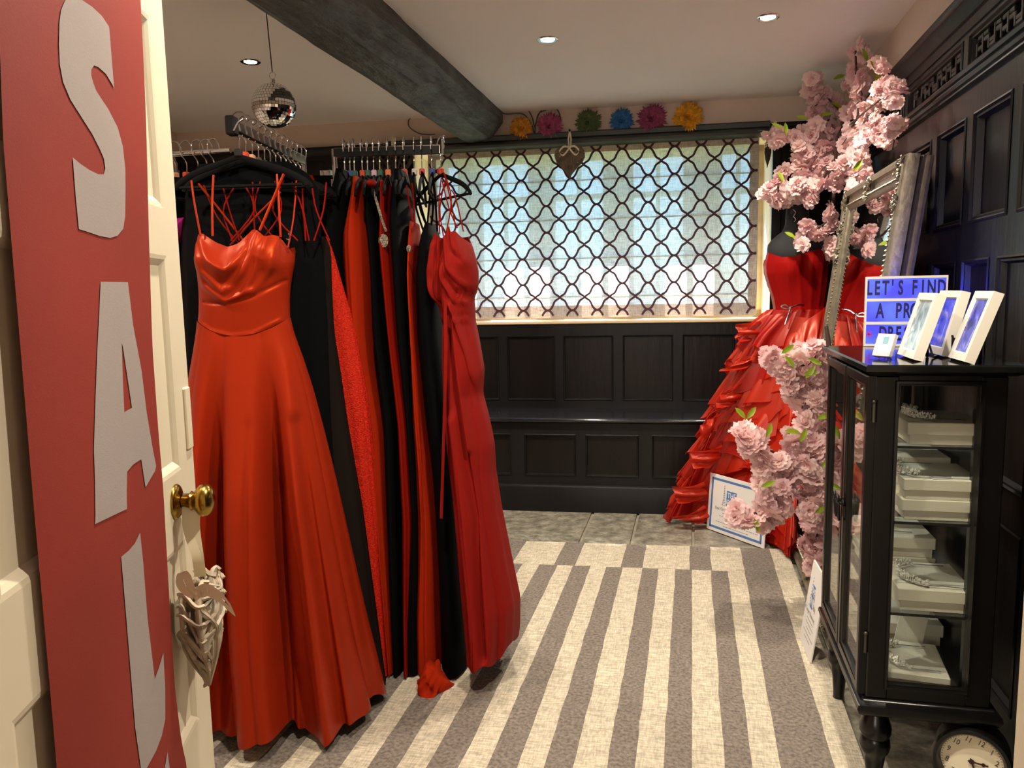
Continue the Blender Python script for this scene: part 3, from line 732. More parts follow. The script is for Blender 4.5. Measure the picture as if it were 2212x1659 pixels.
# ------------------------------------------------------------------ dress rails
ZR = 1.755
def arm(parent, A, B, name='hanging_arm'):
    A, B = Vector(A), Vector(B); d = (B-A).normalized(); s_ = Vector((d.y, -d.x, 0)); L = (B-A).length
    M = Matrix((d, s_, d.cross(s_))).transposed().to_4x4(); M.translation = A
    b = MB(M); b.box((0, -.007, -.016), (L, .007, .016), bev=.003); o = b.build(name, M_chrome, parent)
    return M, L
r2a, r2b = CAM+ray(503, 272)*2.13, None
r2a.z = ZR; r2b = at_z(656, 347, ZR)
r3a, r3b = at_z(722, 330, ZR), at_z(953, 323, ZR)
r1a, r1b = at_z(345, 334, ZR), at_z(498, 325, ZR)
cpost = Vector((r2b.x+.06, r2b.y+.06, 0))
rk = thing('dress_rack', 'chrome four-way dress rack with flat black-ended arms', 'clothes rack', cpost)
M2, L2 = arm(rk, r2a, r2b); M3, L3 = arm(rk, r3a, r3b)
b = MB(); b.box((cpost.x-.02, cpost.y-.02, .03), (cpost.x+.02, cpost.y+.02, ZR-.03)); b.build('centre_post', M_chrome, rk)
b = MB()
for a in range(4):
    d = Vector((math.cos(a*pi/2+.5), math.sin(a*pi/2+.5), 0)); b.tube([cpost+Vector((0, 0, .05)), cpost+d*.25+Vector((0, 0, .045)), cpost+d*.36+Vector((0, 0, .022))], .014, 8)
b.build('base', M_chrome, rk, smooth=60)
for p_ in (r2b, r3a):
    b = MB(); b.tube([p_+Vector((0, 0, .012)), p_+Vector((0, 0, -.13))], .009, 10); b.tube([p_+Vector((0, 0, -.1)), Vector((cpost.x, cpost.y, ZR-.1))], .010, 10); b.lathe([(.017, -.012), (.017, .012)], p_+Vector((0, 0, -.1)), n=14); b.build('arm_bracket', M_chrome, rk, smooth=60)
e = (r2a-r2b).normalized()
b = MB(); q = r2a+e*.012; sd_ = Vector((e.y, -e.x, 0)); Mx = Matrix((e, sd_, e.cross(sd_))).transposed().to_4x4(); Mx.translation = q
bb = MB(Mx); bb.box((-.022, -.013, -.022), (.012, .013, .03), bev=.004); bb.build('end_cap', M_blackm, rk)
bb = MB(Mx); bb.tube([(.012, -.012, .02), (.02, -.03, .0), (.022, -.045, -.008)], .003, 6); bb.build('end_stop', M_chrome, rk, smooth=60)
e3 = (r3b-r3a).normalized()
b = MB(); b.tube([r3b+e3*.004+Vector((0, 0, -.016)), r3b+e3*.006+Vector((0, 0, .03)), r3b+e3*.012+Vector((0, 0, .045))], .005, 8); b.build('end_stop', M_chrome, rk, smooth=60)
b = MB(M3); b.box((0, .0071, -.012), (L3-.006, .009, .014)); b.build('arm_face', M_blackm, rk)
rk2 = thing('dress_rack', 'chrome dress rail behind the white door, left of the four-way rack', 'clothes rack', ((r1a.x-.3), r1a.y, 0))
A1 = Vector((r1a.x-.35, r1a.y, ZR)); b = MB(); b.tube([A1, (r1b.x, r1b.y, ZR)], .0085, 12); b.build('rail', M_chrome, rk2, smooth=60)
b = MB(); b.tube([(A1.x, A1.y, .02), (A1.x, A1.y, ZR)], .014, 10); b.build('upright', M_chrome, rk2, smooth=60)
b = MB(); b.tube([(A1.x-.0, A1.y-.25, .02), (A1.x, A1.y+.25, .02)], .016, 10); b.tube([(A1.x, A1.y, .02), (A1.x+.75, A1.y, .02)], .014, 8); b.build('foot', M_chrome, rk2, smooth=60)

# ------------------------------------------------------------------ hangers
CUBE = {'red': (206, 70, 40), 'orange': (226, 120, 60), 'blue': (40, 70, 140), 'green': (30, 92, 66), 'white': (214, 206, 200), 'peach': (226, 160, 120), 'black': (22, 20, 20), 'pink': (214, 170, 190), 'brown': (92, 64, 50), 'olive': (70, 80, 50)}
for k, v in CUBE.items(): pm('size_cube_'+k, S(*v), .45)
def hanger(P, ang, cube, lab, group, width=.40, bar=True):
    """P: point on the rail top; ang: direction of the shoulders in plan"""
    t = thing('clothes_hanger', lab, 'hanger', (P.x, P.y, P.z-.30), group)
    d = Vector((math.cos(ang), math.sin(ang), 0)); Mh = Matrix((d, Vector((-d.y, d.x, 0)), Vector((0, 0, 1)))).transposed().to_4x4(); Mh.translation = P
    zt = .020; b = MB(Mh)
    b.tube(smooth_path([(.024, 0, -.018), (.027, 0, .006), (.014, 0, .024), (-.004, 0, .022), (-.017, 0, .004), (-.013, 0, -.022), (.002, 0, -.042), (.004, 0, -.062), (0, 0, -.105)], 5), .0022, 6); b.build('hook', M_chrome, t, smooth=60)
    b = MB(Mh); hw = width/2
    pts = [(0, 0, -.098), (.02, 0, -.103), (hw*.35, 0, -.118), (hw*.72, 0, -.142), (hw*.95, 0, -.168), (hw, 0, -.182)]
    for s_ in (1, -1): b.tube(smooth_path([(s_*x, y, z) for x, y, z in pts], 4), [.0075]*8+[.0085]*8+[.007]*5, 7, flat=(1, .6))
    if bar: b.tube([(-hw*.93, 0, -.178), (hw*.93, 0, -.178)], .0045, 6)
    b.build('shoulder_bar', M_velvet, t, smooth=60)
    b = MB(Mh); b.box((-.010, -.009, -.098), (.010, .009, -.076), bev=.003); b.build('size_cube', MATS['size_cube_'+cube], t)
    return t
ang2 = math.atan2(M2[1][1], M2[0][1])            # shoulders across arm 2
u2 = Vector((math.cos(.16), math.sin(.16), 0)); A2 = .16
c2 = ['black', 'red', 'peach', 'brown', 'black', 'green', 'blue', 'olive', 'brown', 'peach', 'black', 'olive']
n2 = ['front', 'second', 'third', 'fourth', 'fifth', 'sixth', 'seventh', 'eighth', 'ninth', 'tenth', 'eleventh', 'twelfth']
pos2 = [r2a.lerp(r2b, .045+k*.079) for k in range(12)]
for k in range(12):
    hanger(pos2[k]+Vector((0, 0, .016)), A2+random.uniform(-.05, .05), c2[k], '%s hanger from the near end of the middle dress arm, with a %s size cube' % (n2[k], c2[k]), 'hangers on the middle arm', .385)
x3 = [737, 749, 759, 777, 789, 803, 817, 835, 853, 872, 894, 911, 933, 954]
c3 = ['white', 'blue', 'green', 'red', 'green', 'pink', 'green', 'orange', 'green', 'red', 'white', 'red', 'blue', 'red']
o3 = ['leftmost', 'second', 'third', 'fourth', 'fifth', 'sixth', 'seventh', 'eighth', 'ninth', 'tenth', 'eleventh', 'twelfth', 'thirteenth', 'rightmost']
pos3 = []
dirv = Vector((-.30, .954, 0)); AV = math.atan2(-.954, .30)
for k, x in enumerate(x3):
    q = at_z(x, 325, ZR); s_ = (q-r3a).dot(e3); P = r3a+e3*min(max(s_, .01), L3-.004); pos3.append(P)
    hanger(P+Vector((0, 0, .016)), AV+random.uniform(-.06, .06) if k < 13 else AV+.55, c3[k], ('%s hanger%s on the right-hand dress arm, with a %s size cube' % (o3[k], '' if k in (0, 13) else ' from the left', c3[k])), 'hangers on the right-hand arm', .36, bar=(k > 8))
x1 = [372, 402, 432, 455, 474]; c1 = ['peach', 'red', 'brown', 'black', 'black']
pos1 = []
for k, x in enumerate(x1):
    q = at_z(x, 332, ZR); P = Vector((q.x, A1.y+(r1b.y-A1.y)*(q.x-A1.x)/(r1b.x-A1.x), ZR)); pos1.append(P)
    hanger(P+Vector((0, 0, .016)), 1.2+random.uniform(-.1, .1), c1[k], '%s hanger on the rail beside the white door, with a %s size cube' % (('leftmost', 'second', 'third', 'fourth', 'rightmost')[k], c1[k]), 'hangers on the rail by the door', .36)

# ------------------------------------------------------------------ dresses
def gown(mb, outline, c0, phi, bt, nth=90, nz=60, k=9, amp=(.004, .03), seed=0, ridges=(), top=None, bottom=None, power=1.0, flut=1.0, zmin=None, sm=.03, taper=None):
    """lofted dress. outline [(y_px, xl, xr)] read on the upright plane through c0 whose width direction is phi; bt [(v, half depth)] over v 0 top..1 hem"""
    u = Vector((math.cos(phi), math.sin(phi), 0)); dn = Vector((math.sin(phi), -math.cos(phi), 0))   # dn points to the viewer
    c0 = Vector(c0); tab = []
    for y, xl, xr in outline:
        a = onplane(xl, y, c0, dn); c_ = onplane(xr, y, c0, dn); tab.append(((a.z+c_.z)/2, (a-c0).dot(u), (c_-c0).dot(u)))
    tab.sort(); zl = tab[0][0] if zmin is None else zmin; zh = tab[-1][0]
    rl = []
    for px, wd, am in ridges:
        pp = []
        for q in px: w_ = onplane(q[0], q[1], c0, dn); pp.append(((w_-c0).dot(u), w_.z))
        rl.append((pp, wd, am))
    rnd = random.Random(seed); ph = rnd.uniform(0, 6); w1, w2 = rnd.uniform(0, 6), rnd.uniform(0, 6)
    rings = []
    for i in range(nz+1):
        v = i/nz
        ring = []
        for j in range(nth):
            th = 2*pi*j/nth; cs, sn = math.cos(th), math.sin(th)
            zt = zh; zb = zl
            sfrac = cs
            if top: zt = zh+top(cs, sn)
            if bottom: zb = zl+bottom(cs, sn, th)
            z = zt+(zb-zt)*v
            # smoothed outline
            L = Rr = 0
            for dz, wt in ((-sm, .25), (0, .5), (sm, .25)):
                q = lerp_tab(tab, z+dz); L += q[0]*wt; Rr += q[1]*wt
            half = max((Rr-L)/2, .004); mid = (L+Rr)/2; bb = lerp_tab(bt, v)[0]
            am = amp[0]+(amp[1]-amp[0])*v**1.3
            thw = th+.28*math.sin(2*th+w1)+.16*math.sin(3*th+w2+v*.5)
            f_ = abs(math.sin(thw*k/2+ph+.25*math.sin(v*3+w1)))**.8-.62
            f_ += .35*math.sin(thw*k*1.7+w2)*.5
            dsp = am*f_
            sx = math.copysign(abs(cs)**power, cs); sy = math.copysign(abs(sn)**power, sn)
            s_ = mid+half*sx; dep = bb*sy
            if sn > 0:
                for pp, wd, a_ in rl:
                    best = 9
                    for (x0, z0), (x1, z1) in zip(pp, pp[1:]):
                        ex, ez = x1-x0, z1-z0; l2 = ex*ex+ez*ez
                        t = max(0, min(1, ((s_-x0)*ex+(z-z0)*ez)/l2)); dd = (s_-x0-t*ex)**2+(z-z0-t*ez)**2
                        if dd < best: best = dd
                    dsp_r = a_*math.exp(-best/(wd*wd))
                    if taper: dsp_r *= max(0, min(1, (taper[0]-z)/taper[1]))**1.5
                    dep += dsp_r*min(1, sn*3)
            ring.append(c0+u*(s_+dsp*cs*.55)+dn*(dep+dsp*sn*1.15*flut)+Vector((0, 0, z-c0.z)))
        rings.append(ring)
    mb.rings(rings)
    return rings
def strap(mb, px, c0, phi, r=.003, offs=None):
    dn = Vector((math.sin(phi), -math.cos(phi), 0)); pp = []
    for k, (x, y) in enumerate(px):
        o = offs[k] if offs else 0
        pp.append(onplane(x, y, Vector(c0)+dn*o, dn))
    mb.tube(smooth_path(pp, 4), r, 6, flat=(1, .5))

# -- the big red satin dress on the front hanger
PH = .30; C0 = Vector((-1.232, 1.985, 1.0))
ds = thing('satin_prom_dress', 'long red satin dress with cowl bodice, frontmost on the rack', 'dress', (C0.x, C0.y, .04), 'dresses on the middle arm')
def ztop_px(tabx):
    dn = Vector((math.sin(PH), -math.cos(PH), 0)); u = Vector((math.cos(PH), math.sin(PH), 0)); o = []
    for x, y in tabx:
        w_ = onplane(x, y, C0, dn); o.append(((w_-C0).dot(u), w_.z))
    return o
tt = ztop_px([(424, 520), (432, 507), (446, 506), (460, 514), (482, 526), (508, 536), (530, 528), (548, 510), (560, 497), (572, 503), (584, 514), (600, 510), (612, 512), (624, 532), (640, 560)])
outl = [(497, 432, 628), (520, 425, 634), (545, 424, 640), (575, 425, 636), (610, 430, 628), (650, 432, 625), (690, 429, 626), (720, 430, 628)]
u_ = Vector((math.cos(PH), math.sin(PH), 0)); dn_ = Vector((math.sin(PH), -math.cos(PH), 0))
zref = max(z for s_, z in tt)
# width used for the top edge lookup
sL = (onplane(428, 520, C0, dn_)-C0).dot(u_); sR = (onplane(636, 545, C0, dn_)-C0).dot(u_)
def topf(cs, sn):
    s_ = (sL+sR)/2+(sR-sL)/2*cs
    z = lerp_tab(tt, s_)[0]
    if sn < 0: z = zref-.058-.01*math.cos(3*cs)
    return z-zh_b
zh_b = (onplane(500, 497, C0, dn_)).z
zw_side = onplane(430, 690, C0, dn_).z; zw_mid = onplane(512, 722, C0, dn_).z
zl_b = onplane(500, 720, C0, dn_).z
def botf(cs, sn, th):
    k_ = 1-cs*cs
    return (zw_side-zl_b)*(1-k_)+((zw_mid-zl_b)*k_ if sn > 0 else (zw_side-zl_b)*k_)
b = MB()
gown(b, outl, C0, PH, [(0, .062), (.25, .085), (.6, .078), (1, .07)], 120, 60, 5, (.0, .002), 3, top=topf, bottom=botf,
     ridges=[([(452, 560), (490, 585), (520, 575)], .03, .018), ([(590, 540), (600, 570)], .03, .02),
             ([(430, 530), (450, 588), (500, 632), (540, 590), (566, 510)], .010, .012), ([(428, 560), (455, 618), (505, 652), (560, 628)], .009, .010), ([(440, 520), (470, 565), (510, 590), (545, 540)], .009, .008),
             ([(562, 505), (548, 560), (515, 615)], .008, -.012), ([(588, 515), (572, 575), (545, 628)], .007, .009), ([(610, 520), (600, 580), (570, 620)], .007, .007),
             ([(452, 652), (500, 656), (560, 640), (622, 606)], .005, -.006), ([(430, 690), (470, 712), (512, 722), (560, 718), (612, 690)], .005, .004)])
b.build('bodice', M_satin, ds, smooth=180)
outs = [(690, 428, 626), (722, 424, 634), (780, 415, 655), (850, 402, 676), (950, 394, 700), (1050, 388, 722), (1150, 383, 742), (1250, 382, 762), (1350, 380, 782), (1450, 379, 805), (1530, 380, 822)]
def tops(cs, sn): return botf(cs, sn, 0)+zl_b-zh_s
zh_s = onplane(500, 690, C0, dn_).z
b = MB()
gown(b, outs, C0, PH, [(0, .071), (.15, .095), (.45, .15), (.8, .19), (1, .205)], 260, 90, 7, (.003, .075), 11, top=tops, zmin=.052, taper=(zl_b-.02, .42),
     bottom=lambda cs, sn, th: .012*math.sin(5*th)+.01*math.sin(9*th+1),
     ridges=[([(478, 760), (484, 1000), (505, 1590)], .022, -.085), ([(592, 760), (616, 1100), (655, 1595)], .022, -.095), ([(540, 740), (560, 1150), (600, 1600)], .05, .035), ([(560, 900), (575, 1300), (610, 1600)], .008, -.012), ([(625, 760), (680, 1150), (735, 1580)], .018, .045), ([(650, 900), (705, 1250), (752, 1540)], .014, -.05), ([(450, 760), (445, 1100), (470, 1500)], .03, .035)])
b.build('skirt', M_satin, ds, smooth=180)
b = MB()
outh = outs
for pts, of, r in (([(433, 508), (420, 440), (413, 390)], (.05, .03, .01), .0032), ([(459, 510), (458, 440), (461, 378)], (.055, .03, .01), .0036), ([(561, 498), (590, 430), (613, 376)], (.06, .03, .01), .0042), ([(606, 512), (602, 440), (598, 376)], (.05, .03, .0), .0034), ([(428, 396), (480, 460), (530, 525)], (.0, -.03, -.05), .003), ([(606, 415), (550, 470), (497, 530)], (.0, -.03, -.05), .003), ([(622, 535), (634, 470), (640, 390)], (.02, .0, -.02), .0026), ([(440, 400), (470, 470), (520, 530)], (-.01, -.04, -.06), .0026)):
    b = MB(); strap(b, pts, C0, PH, r, of); b.build('strap', M_satin, ds, smooth=60)
b = MB(); hp = onplane(621, 512, C0+dn_*.06, dn_); b.tube([hp+Vector((.004, 0, .01)), hp+Vector((.008, 0, 0)), hp+Vector((.002, 0, -.008)), hp+Vector((-.004, 0, -.004))], .0016, 5); b.build('hanging_hook', M_chrome, ds, smooth=60)

# -- the dresses behind it on the middle arm
def simple(name, lab, group, mat, outline, c0, phi, bt, k, amp, seed, **kw):
    c0 = Vector(c0); t = thing(name, lab, 'dress', (c0.x, c0.y, .03), group)
    b = MB(); gown(b, outline, c0, phi, bt, kw.pop('nth', 72), kw.pop('nz', 44), k, amp, seed, zmin=kw.pop('zmin', .02), **kw); b.build('dress_body', mat, t, smooth=180)
    return t
G2 = 'dresses on the middle arm'
def c_at(k, dy=0): return Vector((pos2[k].x, pos2[k].y+dy, 1.0))
simple('velvet_dress', 'black full-shouldered dress hanging right behind the red satin one', G2, M_black_c, [(352, 440, 610), (372, 405, 672), (400, 400, 690), (470, 402, 690), (560, 402, 700), (700, 405, 708), (900, 410, 715), (1200, 410, 735), (1560, 420, 740)], c_at(1, .03), PH*.6, [(0, .012), (.1, .03), (1, .055)], 7, (.002, .012), 21)
t = simple('velvet_dress', 'dark brown velvet strapless dress with a seamed skirt, beside the red satin one', G2, M_black_v, [(512, 620, 700), (522, 560, 716), (600, 560, 716), (720, 560, 722), (800, 570, 735), (900, 580, 748), (1100, 600, 782), (1300, 620, 808), (1500, 640, 834), (1580, 650, 840)], c_at(3, .02), PH*.6, [(0, .02), (.2, .045), (1, .10)], 13, (.003, .016), 22)
simple('sequin_dress', 'red sequinned strapless dress right of the dark velvet one', G2, M_red_q, [(512, 650, 706), (530, 640, 716), (600, 640, 735), (700, 650, 765), (800, 670, 784), (900, 690, 800), (1000, 700, 810), (1100, 720, 818), (1300, 740, 838), (1500, 760, 856), (1560, 765, 858)], c_at(5, .03), PH*.6, [(0, .02), (.2, .03), (1, .07)], 9, (.003, .012), 23)
t = simple('crepe_dress', 'orange-red strapless dress with silver straps, right of the sequinned dress', G2, M_red_o, [(516, 690, 742), (540, 690, 752), (620, 690, 764), (700, 690, 776), (800, 700, 790), (900, 720, 812), (1100, 740, 836), (1300, 760, 858), (1500, 780, 876), (1540, 785, 878)], c_at(8, .0), PH*.6, [(0, .02), (.2, .03), (1, .06)], 9, (.004, .012), 24)
b = MB(); strap(b, [(721, 518), (722, 470), (724, 425)], c_at(8), PH*.6, .004); strap(b, [(735, 518), (740, 470), (745, 430)], c_at(8), PH*.6, .002); b.build('strap', M_silverseq, t)
for k, (x0, x1, lab, mt) in {2: (470, 640, 'third dress on the middle arm, black with red back straps', M_black_c), 6: (520, 690, 'seventh dress on the middle arm, dark red and mostly hidden', M_red_d), 10: (600, 740, 'eleventh dress on the middle arm, black lace and mostly hidden', M_black_c)}.items():
    t = simple('hanging_dress', lab, G2, mt, [(380, x0+30, x1-20), (400, x0, x1), (560, x0+10, x1-5), (900, x0, x1+10), (1500, x0-10, x1+40)], c_at(k, .02), PH*.6, [(0, .008), (.2, .012), (1, .03)], 7, (.002, .006), 30+k)
rs = random.Random(5)
t = thing('hanging_dress', 'red strappy dress seen only as thin straps between the hangers', 'dress', (pos2[4].x, pos2[4].y, .5), G2)
b = MB(); gown(b, [(540, 470, 640), (700, 470, 650), (1400, 440, 700)], c_at(4, .01), PH*.6, [(0, .01), (1, .02)], 48, 20, 5, (.001, .004), 77, zmin=.1); b.build('dress_body', M_red_d, t, smooth=180)
for k in range(11):
    x = 480+k*22+rs.uniform(-6, 6); b = MB(); strap(b, [(x, 396+rs.uniform(-8, 12)), (x+rs.uniform(-24, 24), 455), (x+rs.uniform(-40, 40), 520)], c_at(1, -.028), PH*.6, .0024); b.build('strap', M_red_d, t, smooth=60)

# -- the dresses on the right-hand arm, seen edge on
G3 = 'dresses on the right-hand arm'
ph3 = math.atan2(e3.y, e3.x)
def edge(k, name, lab, mat, outline, seed, b_=.17, kk=5, amp=(.003, .008), **kw):
    return simple(name, lab, G3, mat, outline, Vector((pos3[k].x, pos3[k].y, 1.0))+dirv*kw.pop('back', 0), ph3, [(0, b_*.5), (.12, b_), (.5, b_), (1, b_*1.25)], kk, amp, seed, **kw)
edge(1, 'halter_dress', 'black dress at the left end of the right-hand arm', M_black_c, [(372, 735, 752), (400, 728, 765), (470, 720, 770), (560, 720, 770), (900, 740, 800), (1300, 760, 830), (1480, 770, 850)], 40)
edge(3, 'halter_dress', 'orange-red halter-neck dress, left of the black and silver ones', M_red_o, [(388, 772, 788), (405, 768, 792), (425, 772, 788), (450, 764, 796), (500, 755, 808), (540, 752, 815), (620, 758, 816), (720, 768, 818), (800, 780, 826), (900, 798, 846), (1000, 812, 852), (1100, 826, 856), (1300, 846, 872), (1430, 860, 882), (1480, 862, 892)], 41, kk=9, amp=(.004, .012))
t = edge(5, 'halter_dress', 'black dress with a red collar and a silver beaded trim, middle of the right-hand arm', M_black_c, [(392, 796, 812), (410, 790, 818), (450, 796, 822), (520, 812, 838), (600, 816, 842), (720, 818, 852), (900, 838, 878), (1100, 848, 884), (1300, 858, 892), (1480, 868, 902)], 42)
b = MB(); strap(b, [(805, 408), (815, 440), (825, 475), (834, 500)], Vector((pos3[5].x, pos3[5].y, 1))-dirv*.16, ph3, .0045); b.build('beaded_trim', M_silverseq, t)
q = onplane(828, 520, Vector((pos3[5].x, pos3[5].y, 1))-dirv*.17, Vector((math.sin(ph3), -math.cos(ph3), 0))); b = MB(); b.ball(q, .017, 10, 8, sc_=(1, .7, 1.3)); b.build('beaded_waist', M_silverseq, t)
b = MB(); q = [onplane(x, y, Vector((pos3[5].x, pos3[5].y, 1))-dirv*.15, Vector((math.sin(ph3), -math.cos(ph3), 0))) for x, y in ((796, 402), (812, 402), (813, 392), (796, 392))]; b.ball((q[0]+q[2])/2, .013, 8, 6, sc_=(1, 3, 1)); b.build('red_collar', M_red_b, t, smooth=180)
edge(7, 'halter_dress', 'dark red sleeveless dress between two black ones', M_red_d, [(396, 828, 838), (415, 826, 848), (460, 832, 850), (560, 835, 862), (720, 852, 873), (900, 870, 897), (1100, 880, 912), (1300, 884, 910), (1460, 888, 915)], 43, back=-.01)
t = edge(9, 'halter_dress', 'black slim dress with a silver brooch, left of the orange-red one', M_black_c, [(372, 856, 876), (400, 852, 884), (470, 850, 888), (560, 858, 893), (720, 870, 898), (900, 890, 910), (1100, 905, 922), (1300, 890, 930), (1470, 880, 940)], 44)
q = onplane(883, 537, Vector((pos3[9].x, pos3[9].y, 1))-dirv*.19, Vector((math.sin(ph3), -math.cos(ph3), 0))); b = MB(); b.ball(q, .010, 9, 6, sc_=(.8, .5, 1.2)); b.build('brooch', M_silverseq, t)
t = edge(10, 'crepe_dress', 'orange-red dress puddling on the rug, left of the wide black one', M_red_o, [(482, 893, 898), (500, 888, 906), (520, 888, 904), (560, 891, 904), (600, 893, 906), (720, 898, 914), (900, 902, 932), (1000, 908, 944), (1100, 910, 956), (1200, 904, 962), (1300, 897, 966), (1400, 897, 972), (1440, 900, 974)], 45, b_=.16, kk=7, amp=(.003, .014))
b = MB()
q0 = at_z(936, 1478, .02)
for k in range(5):
    a = k*1.1; rr = .05-.004*k
b.rings([[q0+Vector((math.cos(th)*(.055+.016*math.sin(3*th+i))*(1-.13*i), math.sin(th)*(.07+.014*math.cos(4*th+i*2))*(1-.12*i), -.012+.016*i+.008*math.sin(5*th+i*1.7))) for th in (2*pi*j/48 for j in range(48))] for i in range(6)], cap1=True)
b.build('hem_puddle', M_red_o, t, smooth=180)
b = MB(); strap(b, [(890, 395), (894, 440), (896, 490)], Vector((pos3[10].x, pos3[10].y, 1))-dirv*.1, ph3, .0028); strap(b, [(878, 400), (886, 450), (892, 480)], Vector((pos3[10].x, pos3[10].y, 1))-dirv*.1, ph3, .0028); b.build('strap', M_red_d, t)
t = edge(12, 'crepe_dress', 'wide matt black dress, second from the right end of the right-hand arm', M_black_c, [(486, 926, 938), (505, 912, 948), (560, 906, 955), (600, 905, 957), (720, 908, 964), (800, 916, 972), (900, 926, 984), (1000, 940, 992), (1100, 948, 998), (1200, 954, 1006), (1300, 958, 1016), (1440, 962, 1030)], 46, b_=.18, kk=5, amp=(.003, .006))
for pts in ([(893, 372), (905, 430), (925, 500)], [(893, 372), (897, 440), (915, 500)], [(912, 370), (905, 440), (930, 505)], [(912, 372), (935, 430), (930, 500)], [(934, 372), (940, 430), (945, 500)], [(934, 372), (928, 430), (922, 500)]):
    b = MB(); strap(b, pts, Vector((pos3[12].x, pos3[12].y, 1))-dirv*.06, ph3, .0035); b.build('strap', M_black_c, t)
# the last one turned towards the room
PE = ph3-.25; CE = Vector((pos3[13].x, pos3[13].y, 1.0))-Vector((0, .13, 0))
t = thing('draped_prom_dress', 'cherry red draped dress with thin straps, at the window end of the rack', 'dress', (CE.x, CE.y, .03), G3)
b = MB()
dnE = Vector((math.sin(PE), -math.cos(PE), 0)); uE = Vector((math.cos(PE), math.sin(PE), 0))
ttE = [((onplane(x, y, CE, dnE)-CE).dot(uE), onplane(x, y, CE, dnE).z) for x, y in ((938, 512), (948, 504), (957, 510), (966, 516), (976, 514), (982, 500), (986, 490), (994, 504), (1000, 500), (1012, 520), (1022, 545))]
oE = [(495, 940, 1008), (512, 938, 1010), (530, 937, 1019), (560, 934, 1026), (590, 931, 1031), (625, 933, 1030), (645, 944, 1020), (662, 955, 1022), (690, 958, 1022), (740, 959, 1032), (800, 960, 1042), (850, 963, 1037), (900, 966, 1050), (960, 971, 1062), (1020, 978, 1064), (1100, 988, 1075), (1200, 999, 1094), (1300, 1010, 1114), (1360, 1018, 1112), (1400, 1024, 1106)]
zhE = onplane(970, 495, CE, dnE).z; zloE = onplane(1060, 1400, CE, dnE).z
def topE(cs, sn):
    s0 = (onplane(938, 515, CE, dnE)-CE).dot(uE); s1 = (onplane(1014, 525, CE, dnE)-CE).dot(uE)
    z = lerp_tab(ttE, (s0+s1)/2+(s1-s0)/2*cs)[0]
    return (z if sn > 0 else max(zz for s_, zz in ttE)-.03)-zhE
gown(b, oE, CE, PE, [(0, .05), (.08, .085), (.2, .075), (.5, .1), (1, .15)], 170, 130, 9, (.002, .020), 50, top=topE, zmin=onplane(1060, 1400, CE, dnE).z, bottom=lambda cs, sn, th: .035*max(0, cs)**2+.012*math.sin(6*th), sm=.012,
     ridges=[([(945, 530), (938, 600), (948, 640)], .016, .022), ([(958, 520), (957, 640)], .005, -.014), ([(968, 520), (966, 640), (972, 900)], .007, -.030), ([(990, 505), (1004, 535), (1018, 565)], .020, .022), ([(984, 500), (992, 545), (1012, 562)], .004, -.012), ([(958, 515), (975, 600), (1000, 648), (1022, 655)], .007, .016), ([(974, 515), (988, 580), (1018, 616)], .007, .016), ([(980, 600), (1005, 636), (1022, 640)], .005, -.012), ([(985, 655), (1005, 780), (1036, 960)], .007, .018), ([(992, 655), (1024, 760), (1046, 860)], .007, .018), ([(985, 665), (1010, 860), (1050, 1100), (1075, 1380)], .009, -.024), ([(965, 700), (985, 950), (1010, 1300)], .009, -.028), ([(1000, 900), (1030, 1100), (1060, 1400)], .02, .025), ([(972, 660), (1005, 672), (1022, 668)], .005, .008), ([(1000, 690), (1026, 690)], .005, .010), ([(1004, 630), (1022, 628)], .005, -.010)])
b.build('dress_body', M_red_b, t, smooth=180)
for pts in ([(950, 506), (948, 440), (953, 385)], [(958, 510), (950, 450), (962, 390)], [(962, 512), (975, 430), (958, 372)], [(984, 490), (975, 440), (960, 375)], [(1001, 500), (985, 430), (975, 410)], [(988, 492), (970, 450), (955, 390)]):
    b = MB(); strap(b, pts, CE, PE, .0022); b.build('strap', M_red_d, t, smooth=60)
b = MB(); q = [onplane(x, y, CE+dnE*(.13), dnE) for x, y in ((962, 650), (962, 800), (958, 960), (953, 1120))]; ribbon(b, smooth_path(q, 5), .010, tuple(uE)); b.build('hanging_tie', M_red_b, t)

# -- the garments by the door
G1 = 'dresses on the rail by the door'
def by(k, name, lab, mat, outline, seed, **kw): return simple(name, lab, G1, mat, outline, Vector((pos1[k].x, pos1[k].y, 1.0)), .2, [(0, .03), (.15, .12), (1, .14)], 7, (.003, .012), seed, **kw)
by(0, 'hanging_dress', 'black lace dress nearest the white door', M_black_c, [(385, 345, 395), (420, 335, 408), (560, 330, 412), (900, 320, 440), (1480, 300, 480)], 60)
by(1, 'hanging_dress', 'magenta satin dress peeping out beside the white door', M_mag, [(470, 378, 412), (490, 372, 410), (540, 376, 404), (560, 384, 392)], 61, zmin=1.28)
by(3, 'hanging_dress', 'black dress behind the left shoulder of the red satin one', M_black_v, [(380, 415, 470), (420, 400, 490), (560, 405, 490), (900, 395, 510), (1480, 390, 540)], 62)
